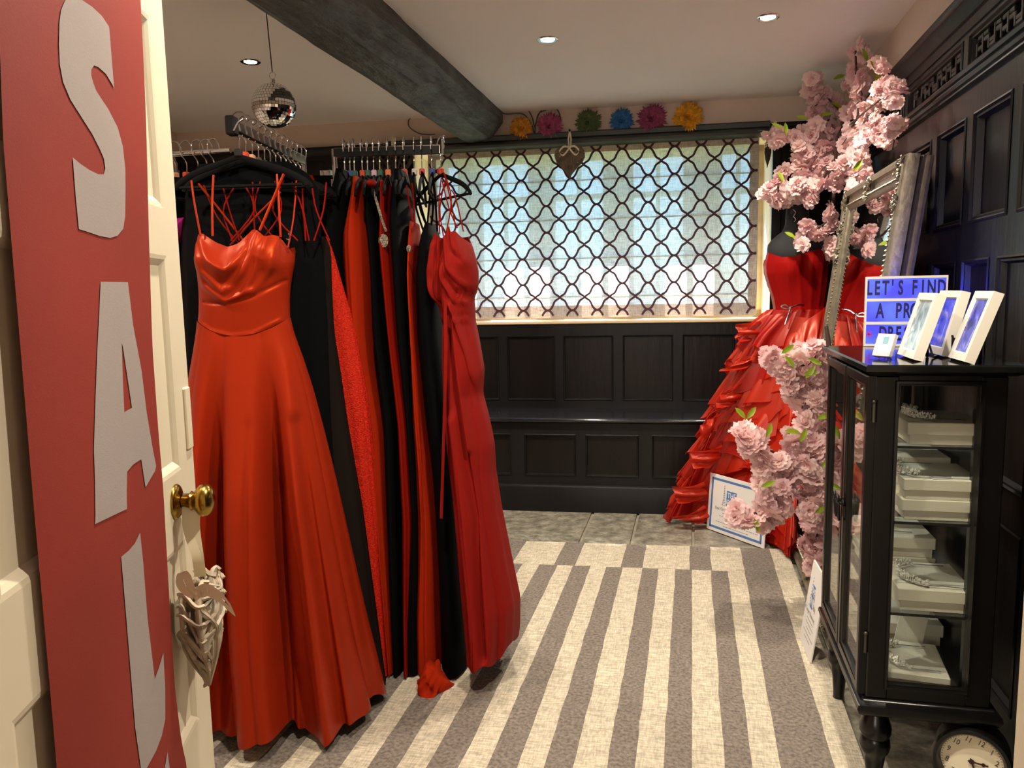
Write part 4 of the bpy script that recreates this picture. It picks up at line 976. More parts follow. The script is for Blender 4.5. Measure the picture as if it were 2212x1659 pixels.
# ------------------------------------------------------------------ mannequin and ruffled gown
DM = 4.02
mc = at_d(1716, 700, DM); mx, my = mc.x, mc.y
PHM = math.radians(2); 
def mpt(x, y): return onplane(x, y, Vector((mx, my, 1)), (FH.x, FH.y, 0))
mt = thing('dress_form', 'black fabric shop dress form wearing the red ruffled gown', 'mannequin', (mx, my, 0))
UM = Vector((FH.y, -FH.x, 0)); DN = -Vector((FH.x, FH.y, 0))
def body(mb, outline, bt, n=40, nz=40):
    tab = []
    for y, xl, xr in outline:
        a, c_ = mpt(xl, y), mpt(xr, y); tab.append((((a.z+c_.z)/2), (a-Vector((mx, my, 0))).dot(UM), (c_-Vector((mx, my, 0))).dot(UM)))
    tab.sort(); z0, z1 = tab[0][0], tab[-1][0]; rr = []
    for i in range(nz+1):
        v = i/nz; z = z1+(z0-z1)*v; L, Rr = lerp_tab(tab, z); bb = lerp_tab(bt, v)[0]; half = (Rr-L)/2; mid = (L+Rr)/2
        rr.append([Vector((mx, my, z))+UM*(mid+half*math.cos(q))+DN*(bb*math.sin(q)) for q in (2*pi*k/n for k in range(n))])
    mb.rings(rr, True, True, True)
b = MB()
body(b, [(400, 1712, 1742), (440, 1700, 1748), (468, 1698, 1746), (486, 1697, 1748), (500, 1690, 1756), (512, 1674, 1768), (524, 1660, 1782), (540, 1657, 1790), (556, 1658, 1792), (580, 1672, 1780), (640, 1688, 1765), (700, 1694, 1765), (760, 1680, 1780)],
     [(0, .03), (.1, .05), (.25, .055), (.32, .07), (.4, .09), (.5, .075), (.8, .06), (1, .08)])
b.build('torso', M_blackcloth, mt, smooth=180)
b = MB(); b.tube([(mx, my, .02), (mx, my, .92)], .016, 10); b.lathe([(.15, .0), (.15, .012), (.03, .03), (.018, .05)], (mx, my, .001), n=24); b.build('stand', M_blackm, mt, smooth=50)
b = MB(); q = mpt(1704, 455)+DN*.06; b.tube(smooth_path([q, q+Vector((.012, 0, -.015)), q+Vector((.004, 0, -.035)), q+Vector((.014, 0, -.05)), q+Vector((.006, 0, -.062))], 4), .0022, 5); b.build('silver_pendant', M_chrome, mt, smooth=60)

gw = thing('ruffled_gown', 'red strapless corset gown with a tiered organza skirt on the dress form', 'dress', (mx-.2, my-.1, 0))
b = MB()
oc = [(548, 1656, 1788), (570, 1651, 1789), (590, 1652, 1788), (610, 1658, 1786), (640, 1668, 1782), (662, 1672, 1778), (690, 1674, 1782)]
tab = []
for y, xl, xr in oc:
    a, c_ = mpt(xl, y), mpt(xr, y); tab.append((((a.z+c_.z)/2), (a-Vector((mx, my, 0))).dot(UM), (c_-Vector((mx, my, 0))).dot(UM)))
tab.sort()
tpx = [(1655, 546), (1664, 552), (1678, 557), (1696, 556), (1716, 551), (1736, 544), (1754, 540), (1766, 548), (1780, 562), (1790, 572)]
tpt = [((mpt(x, y)-Vector((mx, my, 0))).dot(UM), mpt(x, y).z) for x, y in tpx]
rr = []; nz = 40; nth = 140
for i in range(nz+1):
    v = i/nz; ring = []
    for j in range(nth):
        q = 2*pi*j/nth; cs, sn = math.cos(q), math.sin(q)
        s0 = tpt[0][0]+(tpt[-1][0]-tpt[0][0])*(cs+1)/2
        zt = lerp_tab(tpt, s0)[0] if sn > 0 else tpt[1][1]-.02
        z = zt+(tab[0][0]-zt)*v; L, Rr = lerp_tab(tab, z); half = (Rr-L)/2; mid = (L+Rr)/2
        bb = .118-.03*min(1, v*1.3)
        bone = .0035*(abs(math.sin(q*8+.3))**6)
        cup = .02*math.exp(-((cs-.45)/.28)**2-((v-.18)/.2)**2)+.02*math.exp(-((cs+.45)/.28)**2-((v-.2)/.2)**2) if sn > 0 else 0
        ring.append(Vector((mx, my, z))+UM*(mid+(half+bone*.7)*cs)+DN*((bb+bone+cup)*sn))
    rr.append(ring)
b.rings(rr); b.build('corset', M_corset, gw, smooth=180)
# under-skirt following the skirt outline
osk = [(668, 1662, 1790), (690, 1640, 1800), (740, 1622, 1815), (800, 1604, 1825), (900, 1572, 1840), (1000, 1530, 1850), (1080, 1500, 1850), (1130, 1490, 1850)]
b = MB(); tb = []
for y, xl, xr in osk:
    a, c_ = mpt(xl, y), mpt(xr, y); tb.append((((a.z+c_.z)/2), (a-Vector((mx, my, 0))).dot(UM), (c_-Vector((mx, my, 0))).dot(UM)))
tb.sort(); ztop = tb[-1][0]; zbot = .04
HEM = [(-180, -.09, 4.17), (-140, .12, 4.30), (-90, .42, 4.32), (-40, .62, 4.24), (0, .58, 4.08), (20, .50, 3.96), (40, .455, 3.76), (60, .43, 3.72), (80, .40, 3.93), (100, .30, 4.11), (120, .14, 4.23), (150, -.02, 4.23), (180, -.09, 4.17)]
def skirt_pt(q, z, extra=0):
    L, Rr = tb[-1][1:]; half = (Rr-L)/2; mid = (L+Rr)/2
    v = min(1, max(0, (ztop-z)/(ztop-zbot)))
    wst = Vector((mx, my, z))+UM*(mid+half*math.cos(q))+DN*(.10*math.sin(q))
    dg = (math.degrees(q)+180) % 360-180
    hx, hy = [sum(lerp_tab(HEM, dg+o)[i]*w_ for o, w_ in ((-9, .25), (0, .5), (9, .25))) for i in (0, 1)]
    p_ = wst.lerp(Vector((hx, hy, z)), .10*min(1, v*8)+.90*v**1.05)
    c_ = Vector((mx-.18*v, my-.02*v, z)); d_ = p_-c_; d_.z = 0
    if extra: p_ = p_+d_.normalized()*extra
    return p_
b.rings([[skirt_pt(2*pi*j/64, ztop+(zbot-ztop)*i/24, .006*math.sin(j*1.9)) for j in range(64)] for i in range(25)])
b.build('underskirt', M_org[1], gw, smooth=180)
rnd = random.Random(12)
def ruffle(q0, q1, z0, dz, out, seed, mat):
    """a strip gathered at the top, flaring and fluttering at its lower edge"""
    rn = random.Random(seed); n = 40; m_ = 8; f1, f2 = rn.uniform(2, 4), rn.uniform(5, 9); p1, p2 = rn.uniform(0, 6), rn.uniform(0, 6); tilt = rn.uniform(-.06, .16)
    rr = []
    for i in range(m_+1):
        v = i/m_; row = []
        for j in range(n+1):
            t = j/n; q = q0+(q1-q0)*t
            flut = math.sin(t*f1*pi+p1)*.6+math.sin(t*f2*pi+p2)*.4
            z = z0-tilt*(t-.5)*2-dz*v*(1+.10*math.sin(t*f2*2+p1))-.02*abs(t-.5)*v
            ex = .012+out*v**.8*(.75+.45*flut)
            q_ = q+.05*v*math.sin(t*f2*pi+p1)
            p_ = skirt_pt(q_, max(z, .03), ex)
            if p_.z < .03: p_.z = .03
            p_ += Vector((0, 0, .02*v*flut))
            row.append(p_)
        rr.append(row)
    b = MB(); b.rings(rr, closed=False)
    vs = [rr[-1][j] for j in range(n+1)]; b.tube(vs, .0022, 4, mi=1)
    return b.build('ruffle', [mat, M_org[1]], gw, smooth=180)
tiers = 13; sd_ = 100
for i in range(tiers):
    v = i/(tiers-1); z0 = ztop-.005-(ztop-.17)*v**.95
    nR = 5+int(2*v)
    for k in range(nR):
        wdt = (pi+1.0)/nR; a0 = -.45+(pi+1.0)*k/nR+rnd.uniform(-.2, .2); a1 = a0+wdt*rnd.uniform(1.0, 1.7)
        sd_ += 1
        ruffle(a0, a1, z0+rnd.uniform(-.05, .05), rnd.uniform(.13, .24), rnd.uniform(.025, .07)+.02*v, sd_, M_org[rnd.random() < .35])
# pointed trailing ends on the left silhouette
for px in ([(1650, 690), (1590, 700), (1594, 738), (1640, 730)], [(1630, 790), (1552, 802), (1600, 778), (1640, 760)], [(1580, 870), (1534, 905), (1508, 926), (1512, 958), (1560, 935)], [(1560, 960), (1492, 975), (1496, 1010), (1550, 1000)], [(1520, 1040), (1452, 1050), (1462, 1085), (1530, 1075)], [(1520, 1090), (1450, 1118), (1500, 1128), (1540, 1120)], [(1600, 820), (1560, 850), (1545, 880), (1600, 870)]):
    P = [mpt(x, y)+DN*.0 for x, y in px]; b = MB(); n = 10
    rr = []
    for i in range(n+1):
        t = i/n; A = P[0].lerp(P[1], t); B = P[3].lerp(P[2], t); rr.append([A.lerp(B, j/8)+DN*(.025*math.sin(j*1.4+t*3)+.03*t*(1-t)*4) for j in range(9)])
    for row in rr:
        for p_ in row: p_.z = max(p_.z, .02)
    b.rings(rr, closed=False); b.build('ruffle', M_org[0], gw, smooth=180)
b = MB(); q = mpt(1690, 664)+DN*.115
b.tube(smooth_path([q, q+UM*-.03+Vector((0, 0, .016)), q+UM*-.045+Vector((0, 0, .004)), q+UM*-.02+Vector((0, 0, -.004)), q, q+UM*.035+Vector((0, 0, .014)), q+UM*.07+Vector((0, 0, .012))], 5), .0045, 6)
b.tube(smooth_path([q, q+UM*-.01+Vector((0, 0, -.035)), q+UM*-.03+DN*.012+Vector((0, 0, -.085))], 5), .004, 6); b.ball(q, .009, 8, 6); b.build('silver_bow_belt', M_chrome, gw, smooth=60)

# ------------------------------------------------------------------ leaning mirror
Ym0, Ym1 = 2.84, 3.90                            # near and far edge
Xb, Xt, Zt = .49, .70, 1.70
ln = Vector((Xt-Xb, 0, Zt)); Lm = ln.length; upv = ln/Lm; outv = Vector((-upv.z, 0, upv.x))
MM = Matrix((Vector((0, 1, 0)), outv, upv)).transposed().to_4x4(); MM.translation = Vector((Xb, 0, .012))   # x along Y, y towards the room, z up the mirror
mir = thing('leaning_mirror', 'tall silver ornate framed mirror leaning on the dark panelling', 'mirror', (Xb+.05, (Ym0+Ym1)/2, 0))
fwid = .095
b = MB(MM)
prof = [(0, -.030), (0, .004), (.006, .014), (.018, .018), (.03, .013), (.036, .002), (.055, -.002), (.068, .004), (.074, .010), (.080, .004), (.086, .0), (.090, -.004), (.095, -.010)]
rr = []
for t, d in prof: rr.append([(Ym0+t, d, t), (Ym1-t, d, t), (Ym1-t, d, Lm-t), (Ym0+t, d, Lm-t)])
b.rings(rr)
b.rings([[(Ym0, -.030, 0), (Ym1, -.030, 0), (Ym1, -.030, Lm), (Ym0, -.030, Lm)], [(Ym0+.1, -.030, .1), (Ym1-.1, -.030, .1), (Ym1-.1, -.030, Lm-.1), (Ym0+.1, -.030, Lm-.1)]])
b.build('frame', M_silver, mir, smooth=35)
b = MB(MM); prof = [(-.074, .006), (-.07, -.004), (-.06, -.006), (-.054, .0), (-.05, .003), (-.046, -.002), (-.040, -.004), (-.036, .004), (-.034, .02)]
b.add([(Ym0+o, d, .03) for d, o in prof]+[(Ym0+o, d, Lm-.004) for d, o in prof]+[(Ym0+.03, -.074, .03), (Ym0+.03, -.034, .03), (Ym0+.03, -.074, Lm-.004), (Ym0+.03, -.034, Lm-.004)], [(k, k+1, len(prof)+k+1, len(prof)+k) for k in range(len(prof)-1)]+[tuple(range(len(prof), 2*len(prof)))+(2*len(prof)+3, 2*len(prof)+2), (0, len(prof), 2*len(prof)+2, 2*len(prof))])
b.build('rear_frame', M_silver, mir, smooth=35)
b = MB(MM); b.box((Ym0+.085, -.013, .085), (Ym1-.085, -.009, Lm-.085)); b.build('mirror_glass', M_mirror, mir)
b = MB(MM)                                        # beaded inner edge
nb = 90
for k in range(nb):
    z = .075+(Lm-.15)*k/nb
    for X in (Ym0+.074, Ym1-.074): b.octa((X, .010, z), .006)
for k in range(50):
    X = Ym0+.075+(Ym1-Ym0-.15)*k/50
    for z in (.074, Lm-.074): b.octa((X, .010, z), .006)
b.build('beading', M_silver, mir, kind='stuff')
def scroll(cx, cz, s_, seed):
    rn = random.Random(seed); b = MB(MM)
    for k in range(16):
        a = rn.uniform(0, 2*pi); r0 = s_*rn.uniform(.2, 1.0); px_, pz = cx+math.cos(a)*r0, cz+math.sin(a)*r0
        tr = rn.uniform(.006, .014); turns = rn.uniform(.8, 1.5); a0 = rn.uniform(0, 6)
        path = [(px_+math.cos(a0+turns*2*pi*i/9)*tr*(1-i/12), .016+.005*math.sin(i), pz+math.sin(a0+turns*2*pi*i/9)*tr*(1-i/12)) for i in range(10)]
        path = [(min(max(x, Ym0+.004), Ym1-.004), y, min(max(z, .004), Lm-.004)) for x, y, z in path]
        b.tube(path, [.0045*(1-.06*i) for i in range(10)], 5)
    b.ball((cx, .012, cz), s_*.28, 8, 5, sc_=(1, .6, 1))
    b.build('scrollwork', M_silver, mir, smooth=60)
for k, (X, z) in enumerate(((Ym0+.045, .045), (Ym1-.045, .045), (Ym0+.045, Lm-.045), (Ym1-.045, Lm-.045), ((Ym0+Ym1)/2, .045), ((Ym0+Ym1)/2, Lm-.045))): scroll(X, z, .055, 60+k)
for k, (X, z) in enumerate(((Ym1-.045, Lm-.18), (Ym1-.045, Lm-.30), (Ym1-.045, .17), (Ym0+.045, Lm-.16))): scroll(X, z, .032, 80+k)

# ------------------------------------------------------------------ cherry blossom
def flower_mesh(seed, r):
    rn = random.Random(seed); b = MB()
    for layer, (n, ln, tl) in enumerate(((6, 1.0, .12), (6, .9, .55), (5, .68, .95), (4, .45, 1.25))):
        for k in range(n):
            a = 2*pi*(k+.5*layer)/n+rn.uniform(-.25, .25); l = r*ln*rn.uniform(.85, 1.1); t = tl+rn.uniform(-.2, .2)
            d = Vector((math.cos(a)*math.cos(t), math.sin(a)*math.cos(t), math.sin(t))); s_ = Vector((-math.sin(a), math.cos(a), 0)); nn = d.cross(s_)
            rows = []
            for i, (f_, wd) in enumerate(((.08, .10), (.45, .42), (.8, .50), (1.0, .38))):
                rows.append([d*(l*f_*(1+(.10*math.sin(j*2.4+seed+k) if i == 3 else 0)))+s_*(wd*l*(j-2)/2)+nn*(l*(.10*math.sin(j*2.1+k+seed)*f_-.18*f_*f_*(1 if layer < 2 else -.3))) for j in range(5)])
            b.rings(rows, closed=False)
    me = bpy.data.meshes.new('blossom'); me.from_pydata([tuple(v) for v in b.v], [], b.f); return me
FM = []
for k in range(9):
    me = flower_mesh(k, .043); me.materials.append(M_pink[k % 3]); me.shade_smooth(); FM.append(me)
def leaf_mesh():
    b = MB(); pr = [(0, .001), (.012, .008), (.03, .013), (.05, .011), (.068, .001)]
    b.rings([[(-w_, x, .004*math.sin(x*60)+.003), (0, x, 0), (w_, x, .004*math.sin(x*60)+.003)] for x, w_ in pr], closed=False)
    me = bpy.data.meshes.new('leaf'); me.from_pydata([tuple(v) for v in b.v], [], b.f); me.materials.append(M_leaf); me.shade_smooth(); return me
LM = leaf_mesh()
def rand_rot(rn, toward=None, spread=1.0):
    d = Vector((rn.gauss(0, 1), rn.gauss(0, 1), rn.gauss(0, 1))).normalized()*spread
    v = (d+(toward or Vector((0, 0, 0)))).normalized()
    return v.to_track_quat('Z', 'Y').to_matrix().to_4x4() @ Matrix.Rotation(rn.uniform(0, 6.28), 4, 'Z')
def blossom_tree(name, lab, trunk, branches, flowers, leaves, d0, jit, sc_, seed, group, per=2):
    base = Vector(trunk[0]); t = thing(name, lab, 'blossom', base, group); rn = random.Random(seed)
    b = MB(); tp = smooth_path(trunk, 6); b.tube(tp, [.016*(1-.6*i/len(tp)) for i in range(len(tp))], 8); b.build('trunk', M_twig, t, smooth=60)
    b = MB()
    anchor = tp
    for br in branches: 
        P = [at_d(x, y, d0+dz) for x, y, dz in br]
        P = [CAM+(q-CAM)*(.70/q.x) if q.x > .70 else q for q in P]
        P = [CAM+(q-CAM)*((2.28-HC)/(q.z-HC)) if q.z > 2.28 else q for q in P]
        near = min(anchor, key=lambda q: (q-P[0]).length); b.tube(smooth_path([near]+P, 5), .0045, 6)
    twigs = b
    for fx in flowers:
        x, y = fx[:2]; dz = fx[2] if len(fx) > 2 else 0
        if name == 'cherry_blossom_tree': dz -= .25*max(0, (x-1850)/90)+.35*max(0, (190-y)/80)
        for k in range(per if len(fx) < 4 else fx[3]):
            ox, oy = (0, 0) if k == 0 else (rn.uniform(-15, 15), rn.uniform(-14, 14))
            p = at_d(x+ox, y+oy, d0+dz+rn.uniform(-jit, jit))
            if p.x > .735: p = CAM+(p-CAM)*((.735-rn.uniform(0, .04))/p.x)
            if p.z > 2.30: p = CAM+(p-CAM)*((2.30-HC)/(p.z-HC))
            s_ = sc_*rn.uniform(.85, 1.12)*((p-CAM).dot(FH)/(d0+.0))
            Mx = Matrix.Translation(p-base) @ rand_rot(rn, (CAM-p).normalized()*.7+Vector((0, 0, .2))) @ Matrix.Scale(s_, 4)
            inst('blossom', rn.choice(FM), t, Mx)
            if k == 0 and rn.random() < .5:
                e = p+Vector((rn.uniform(-.03, .03), rn.uniform(0, .05), rn.uniform(-.06, .0))); twigs.tube([p, (p+e)/2+Vector((.008, 0, 0)), e], .0022, 5)
    for x, y, a in leaves:
        p = at_d(x, y, d0-jit-.03)
        if p.x > .70: p = CAM+(p-CAM)*(.70/p.x)
        if p.z > 2.27: p = CAM+(p-CAM)*((2.27-HC)/(p.z-HC))
        dirn = (R*math.cos(a)+U*math.sin(a)); nrm = (-F+Vector((.2, 0, .4))).normalized(); xx = dirn.cross(nrm).normalized(); zz = xx.cross(dirn)
        Mx = Matrix((xx, dirn, zz)).transposed().to_4x4(); Mx.translation = p-base; inst('leaf', LM, t, Mx @ Matrix.Scale(sc_*.9, 4))
    for v_ in twigs.v: v_.x = min(v_.x, .775); v_.z = min(v_.z, 2.33)
    twigs.build('twigs', M_twig, t, smooth=60, kind='stuff')
    return t
G = 'artificial cherry blossom'
up_f = [(1850, 112), (1845, 140), (1862, 128), (1850, 165), (1856, 188), (1838, 182), (1762, 190), (1780, 205), (1770, 218), (1798, 215), (1752, 182), (1905, 146), (1916, 182), (1930, 190), (1902, 195), (1915, 212), (1932, 222), (1892, 222), (1845, 212), (1850, 238), (1830, 250), (1806, 228), (1812, 252), (1872, 238), (1890, 252), (1905, 270), (1935, 266), (1925, 285), (1896, 290), (1908, 305), (1920, 270), (1760, 245), (1775, 270), (1760, 288), (1790, 285), (1672, 285), (1684, 300), (1700, 292), (1718, 298), (1735, 290), (1750, 305), (1722, 318), (1745, 330), (1770, 322), (1790, 312), (1815, 290), (1835, 280), (1850, 270), (1828, 312), (1810, 330), (1738, 350), (1760, 352), (1785, 350), (1804, 352), (1724, 362), (1862, 300), (1845, 312), (1862, 290), (1770, 372), (1790, 380), (1740, 388, -.1), (1722, 398, -.1), (1760, 398, -.1), (1780, 395, -.1), (1825, 352, -.25), (1848, 342, -.25), (1868, 352, -.25), (1838, 365, -.25), (1858, 372, -.25), (1815, 372, -.2), (1838, 385, -.25), (1812, 390, -.2), (1680, 378), (1675, 398), (1664, 412), (1668, 426), (1690, 410), (1703, 412, -.1), (1720, 418, -.1), (1738, 420, -.1), (1700, 432), (1755, 412, -.1)]
up_f += [(x, y, -.12, 1) for x, y in ((1745, 488), (1757, 500), (1768, 508), (1780, 502), (1740, 508), (1727, 522), (1735, 528), (1790, 462), (1800, 450), (1798, 478), (1792, 492), (1795, 525), (1793, 545), (1800, 538))]
trunk = [(.755, 4.20, .01), (.75, 4.2, .6), (.72, 4.2, 1.2), (.68, 4.15, 1.7), (.68, 4.1, 2.0)]
blossom_tree('cherry_blossom_tree', 'tall spray of pink artificial cherry blossom above the mirror and dress form', trunk,
             [[(1800, 300, .1), (1720, 310, 0), (1670, 290, 0)], [(1850, 260, .1), (1850, 180, .05), (1848, 110, 0)], [(1870, 240, .05), (1920, 200, 0)], [(1800, 380, 0), (1700, 400, 0), (1664, 418, 0)], [(1830, 350, 0), (1850, 350, -.2)], [(1800, 430, 0), (1795, 470, -.08), (1755, 500, -.1)], [(1795, 500, 0), (1796, 540, -.1)], [(1820, 250, .05), (1765, 190, 0)]],
             up_f, [(1745, 258, 2.9), (1770, 250, .2), (1800, 172, .4), (1862, 105, -1.2), (1897, 160, 2.1), (1890, 178, 1.2), (1697, 292, 1.6), (1795, 222, -.5), (1862, 345, -2.2), (1692, 395, 2.0), (1700, 412, -1.0), (1718, 515, 2.6), (1690, 280, 2.6)], 3.95, .09, 1.0, 21, G, 3)
lo_f = [(1664, 768), (1672, 782), (1688, 792), (1712, 765), (1725, 772), (1748, 757), (1764, 762), (1778, 770), (1792, 780), (1700, 815), (1720, 805), (1740, 812), (1760, 800), (1780, 815), (1794, 835), (1705, 838), (1728, 840), (1750, 850), (1772, 860), (1790, 870), (1745, 872), (1722, 862), (1765, 892), (1745, 905), (1788, 900), (1592, 935, -.02), (1606, 928, -.02), (1622, 940, -.02), (1636, 950, -.02), (1630, 968, -.02), (1648, 985, -.02), (1658, 998, -.02), (1762, 935), (1785, 930), (1795, 955), (1770, 965), (1790, 985), (1722, 945), (1732, 965), (1700, 992), (1716, 1000), (1735, 990), (1750, 1005), (1775, 1010), (1792, 1020), (1690, 1010), (1662, 1030), (1672, 1045), (1690, 1052), (1640, 1040), (1652, 1060), (1705, 1030), (1725, 1035), (1650, 1085), (1665, 1095), (1642, 1108), (1680, 1112), (1660, 1125), (1595, 1108, -.02), (1605, 1118, -.02), (1618, 1125, -.02), (1690, 1092), (1712, 1068), (1735, 1072), (1755, 1050), (1775, 1052), (1792, 1075), (1760, 1090), (1740, 1105), (1780, 1110), (1752, 1128), (1772, 1145), (1792, 1135), (1745, 1160), (1765, 1178), (1788, 1175), (1755, 1205), (1778, 1215), (1790, 1200), (1762, 1238), (1782, 1245), (1792, 1260)]
q = at_d(1802, 1180, 3.02)
trunk2 = [(.545, 2.80, .01), (.535, 2.80, .35), (.50, 2.84, .75), (.47, 2.86, 1.05), (.46, 2.88, 1.14)]
blossom_tree('cherry_blossom_spray', 'low spray of pink artificial cherry blossom between the mirror and the cabinet', trunk2,
             [[(1790, 800, 0), (1740, 790, 0), (1672, 780, -.03)], [(1780, 930, 0), (1700, 980, 0), (1640, 960, 0), (1600, 930, 0)], [(1770, 1030, 0), (1700, 1060, 0), (1655, 1100, 0), (1600, 1115, 0)], [(1790, 1100, 0), (1760, 1180, 0), (1775, 1240, 0)], [(1790, 860, 0), (1740, 870, 0)]],
             lo_f, [(1688, 764, .6), (1715, 795, 2.2), (1735, 808, .1), (1745, 775, -.4), (1760, 790, -2.2), (1610, 905, 2.3), (1612, 905, .9), (1655, 945, 1.2), (1764, 905, .3), (1742, 925, -2.0), (1728, 935, 3.0), (1628, 1120, -1.2), (1645, 1052, .4), (1760, 1108, .5), (1775, 1010, .9), (1756, 1225, -1.6)], 2.98, .06, .95, 33, G, 3)

# ------------------------------------------------------------------ white signs
def sign(lab, P0, ux, uz, w_, h_, full):
    """P0 lower-left corner, ux along the bottom, uz up the board"""
    ux, uz = Vector(ux).normalized(), Vector(uz).normalized(); nn = ux.cross(uz)
    M = Matrix((ux, uz, nn)).transposed().to_4x4(); M.translation = P0
    t = thing('printed_sign', lab, 'sign', Vector(P0)+ux*w_/2)
    b = MB(M); b.box((0, 0, -.006), (w_, h_, 0), bev=.001); b.build('board', M_paper, t)
    bw_ = w_*.030; m_ = w_*.045; b = MB(M)
    for lo, hi in (((m_, m_), (w_-m_, m_+bw_)), ((m_, h_-m_-bw_), (w_-m_, h_-m_)), ((m_, m_), (m_+bw_, h_-m_)), ((w_-m_-bw_, m_), (w_-m_, h_-m_))): b.box((lo[0], lo[1], 0), (hi[0], hi[1], .0006))
    if full: b.build('blue_border', M_blue, t)
    def put(txt, x, y, size, mat, sx=1, bold=0, nm='lettering', z=.0008):
        me = text_mesh(txt, size, bold, sx, .0002); me.materials.append(mat)
        Mi = M.copy(); Mi.translation = Vector(P0)+ux*x+uz*y+nn*z-t.location; return inst(nm, me, t, Mi)
    cx_ = w_*.41; bx = w_*.17; by_ = h_*.27; cy_ = h_*.63
    b = MB(M); b.box((cx_-bx/2, cy_-by_/2, 0), (cx_+bx/2, cy_+by_/2, .0008)); b.build('logo_block', M_blue, t)
    put('THE', cx_, cy_+by_*.22, by_*.48, M_paper, .8, .0004, z=.0014); put('ONE', cx_, cy_-by_*.22, by_*.48, M_paper, .8, .0004, z=.0014)
    put('&', cx_+bx*.72, cy_+by_*.05, by_*.42, M_ink); put('Only', cx_+bx*1.15, cy_-by_*.32, by_*.36, M_ink, .85)
    b = MB(M); ox = cx_-bx*.75                    # little gown drawn in curls left of the block
    for k in range(9):
        v = k/8; hw = w_*(.006+.035*v**1.6); yy = cy_+by_*(.75-1.2*v)
        b.tube([(ox+hw*math.cos(a*.9+k)*(.8), yy+h_*.012*math.sin(a*1.1+k), .0008) for a in range(7)], w_*.0022, 4)
    b.build('gown_emblem', M_blue, t)
    put('Red Carpet Glamour,', w_*.36, h_*.43, h_*.075, M_ink, .9)
    rn = random.Random(9); b = MB(M)               # the rest is too small to read: rows of broken print
    for r_, (y_, half) in enumerate(((.35, .26), (.295, .3), (.24, .2), (.185, .36), (.13, .22))):
        x = w_*(.52-half)
        while x < w_*(.5+half):
            l = w_*rn.uniform(.02, .06); b.box((x, h_*y_, 0), (min(x+l, w_*.92), h_*(y_+.012), .0005)); x += l+w_*.012
    b.build('small_print', M_ink, t, kind='stuff')
    return t
A, B = at_z(1526, 1141, .004), at_z(1650, 1186, .004)
ha = onplane(1525, 1024, A, (FH.x, FH.y, 0)).z
sign('white sign with a blue border standing on the floor before the red gown', A, B-A, Vector((.06, .10, 1)), (B-A).length, ha*1.0, True)

# ------------------------------------------------------------------ display cabinet
X0, X1, Ya, Yb_ = .42, .692, 1.912, 2.47
zb, zt_ = .285, 1.072
cab = thing('display_cabinet', 'black glazed display cabinet on turned legs with boxes and tiaras inside', 'cabinet', ((X0+X1)/2, (Ya+Yb_)/2, 0))
b = MB()
st = .048
for x0, x1, y0, y1 in ((X0, X0+st, Ya, Ya+st), (X1-.055, X1, Ya, Ya+st), (X0, X0+.03, Yb_-.03, Yb_), (X1-.055, X1, Yb_-.03, Yb_)): b.box((x0, y0, zb), (x1, y1, zt_), bev=.003)
for y0, y1 in ((Ya, Ya+.022), (Yb_-.022, Yb_)): b.box((X0+st-.001, y0+.001, zb), (X1-.054, y1-.001, zb+.038)); b.box((X0+st-.001, y0+.001, zt_-.022), (X1-.054, y1-.001, zt_))
b.box((X0+.004, Ya+.02, zt_-.022), (X0+.02, Yb_-.02, zt_)); b.box((X1-.012, Ya+.03, zb), (X1-.004, Yb_-.03, zt_)); b.box((X0+.005, Ya+.01, zb-.002), (X1-.005, Yb_-.01, zb+.018))
b.build('carcass', M_cab, cab, smooth=30)
b = MB()                                          # moulding round the side glass
gx0, gx1, gz0, gz1 = X0+st, X1-.055, zb+.036, zt_-.020
b.rings([[(gx0-t, Ya+d, gz0-t), (gx1+t, Ya+d, gz0-t), (gx1+t, Ya+d, gz1+t), (gx0-t, Ya+d, gz1+t)] for t, d in ((.010, .001), (.008, -.006), (.003, -.007), (.002, -.002), (0, .004), (-.004, .014))])
b.build('glass_bead', M_cab, cab, smooth=40)
b = MB(); b.box((gx0-.002, Ya+.012, gz0-.002), (gx1+.002, Ya+.0125, gz1+.002)); b.build('side_pane', M_glass, cab)
b = MB(); b.box((X0+.03, Yb_-.012, zb+.036), (X1-.055, Yb_-.0115, zt_-.02)); b.build('side_pane', M_glass, cab)
b = MB(); prof = [(X0-.03, -.0)]
def slab(mb, x0, x1, y0, y1, prof):              # prof: (outset, z)
    mb.rings([[(x0-o, y0-o, z), (x1+o, y0-o, z), (x1+o, y1+o, z), (x0-o, y1+o, z)] for o, z in prof], cap0=True, cap1=True)
slab(b, X0, X1, Ya, Yb_, [(-.0, zt_), (.012, zt_+.002), (.02, zt_+.006), (.03, zt_+.012), (.031, zt_+.024), (.027, zt_+.028)]); b.build('top', M_cabtop, cab, smooth=25)
ZT = zt_+.028
b = MB(); slab(b, X0, X1, Ya, Yb_, [(.0, zb-.042), (.012, zb-.04), (.018, zb-.034), (.022, zb-.022), (.02, zb-.012), (.008, zb-.006), (.004, zb)]); b.build('plinth', M_cab, cab, smooth=40)
for x, y in ((X0+.035, Ya+.045), (X0+.035, Yb_-.045), (X1-.04, Ya+.045), (X1-.04, Yb_-.045)):
    b = MB(); h = zb-.042
    b.lathe([(.033, h), (.033, h-.012), (.024, h-.016), (.030, h-.03), (.037, h-.05), (.037, h-.066), (.031, h-.078), (.034, h-.084), (.036, h-.10), (.033, h-.115), (.026, h-.125), (.024, h-.14), (.02, h-.165), (.016, .02), (.018, .008), (.014, .001)], (x, y, 0), n=22); b.build('turned_leg', M_cab, cab, smooth=50)
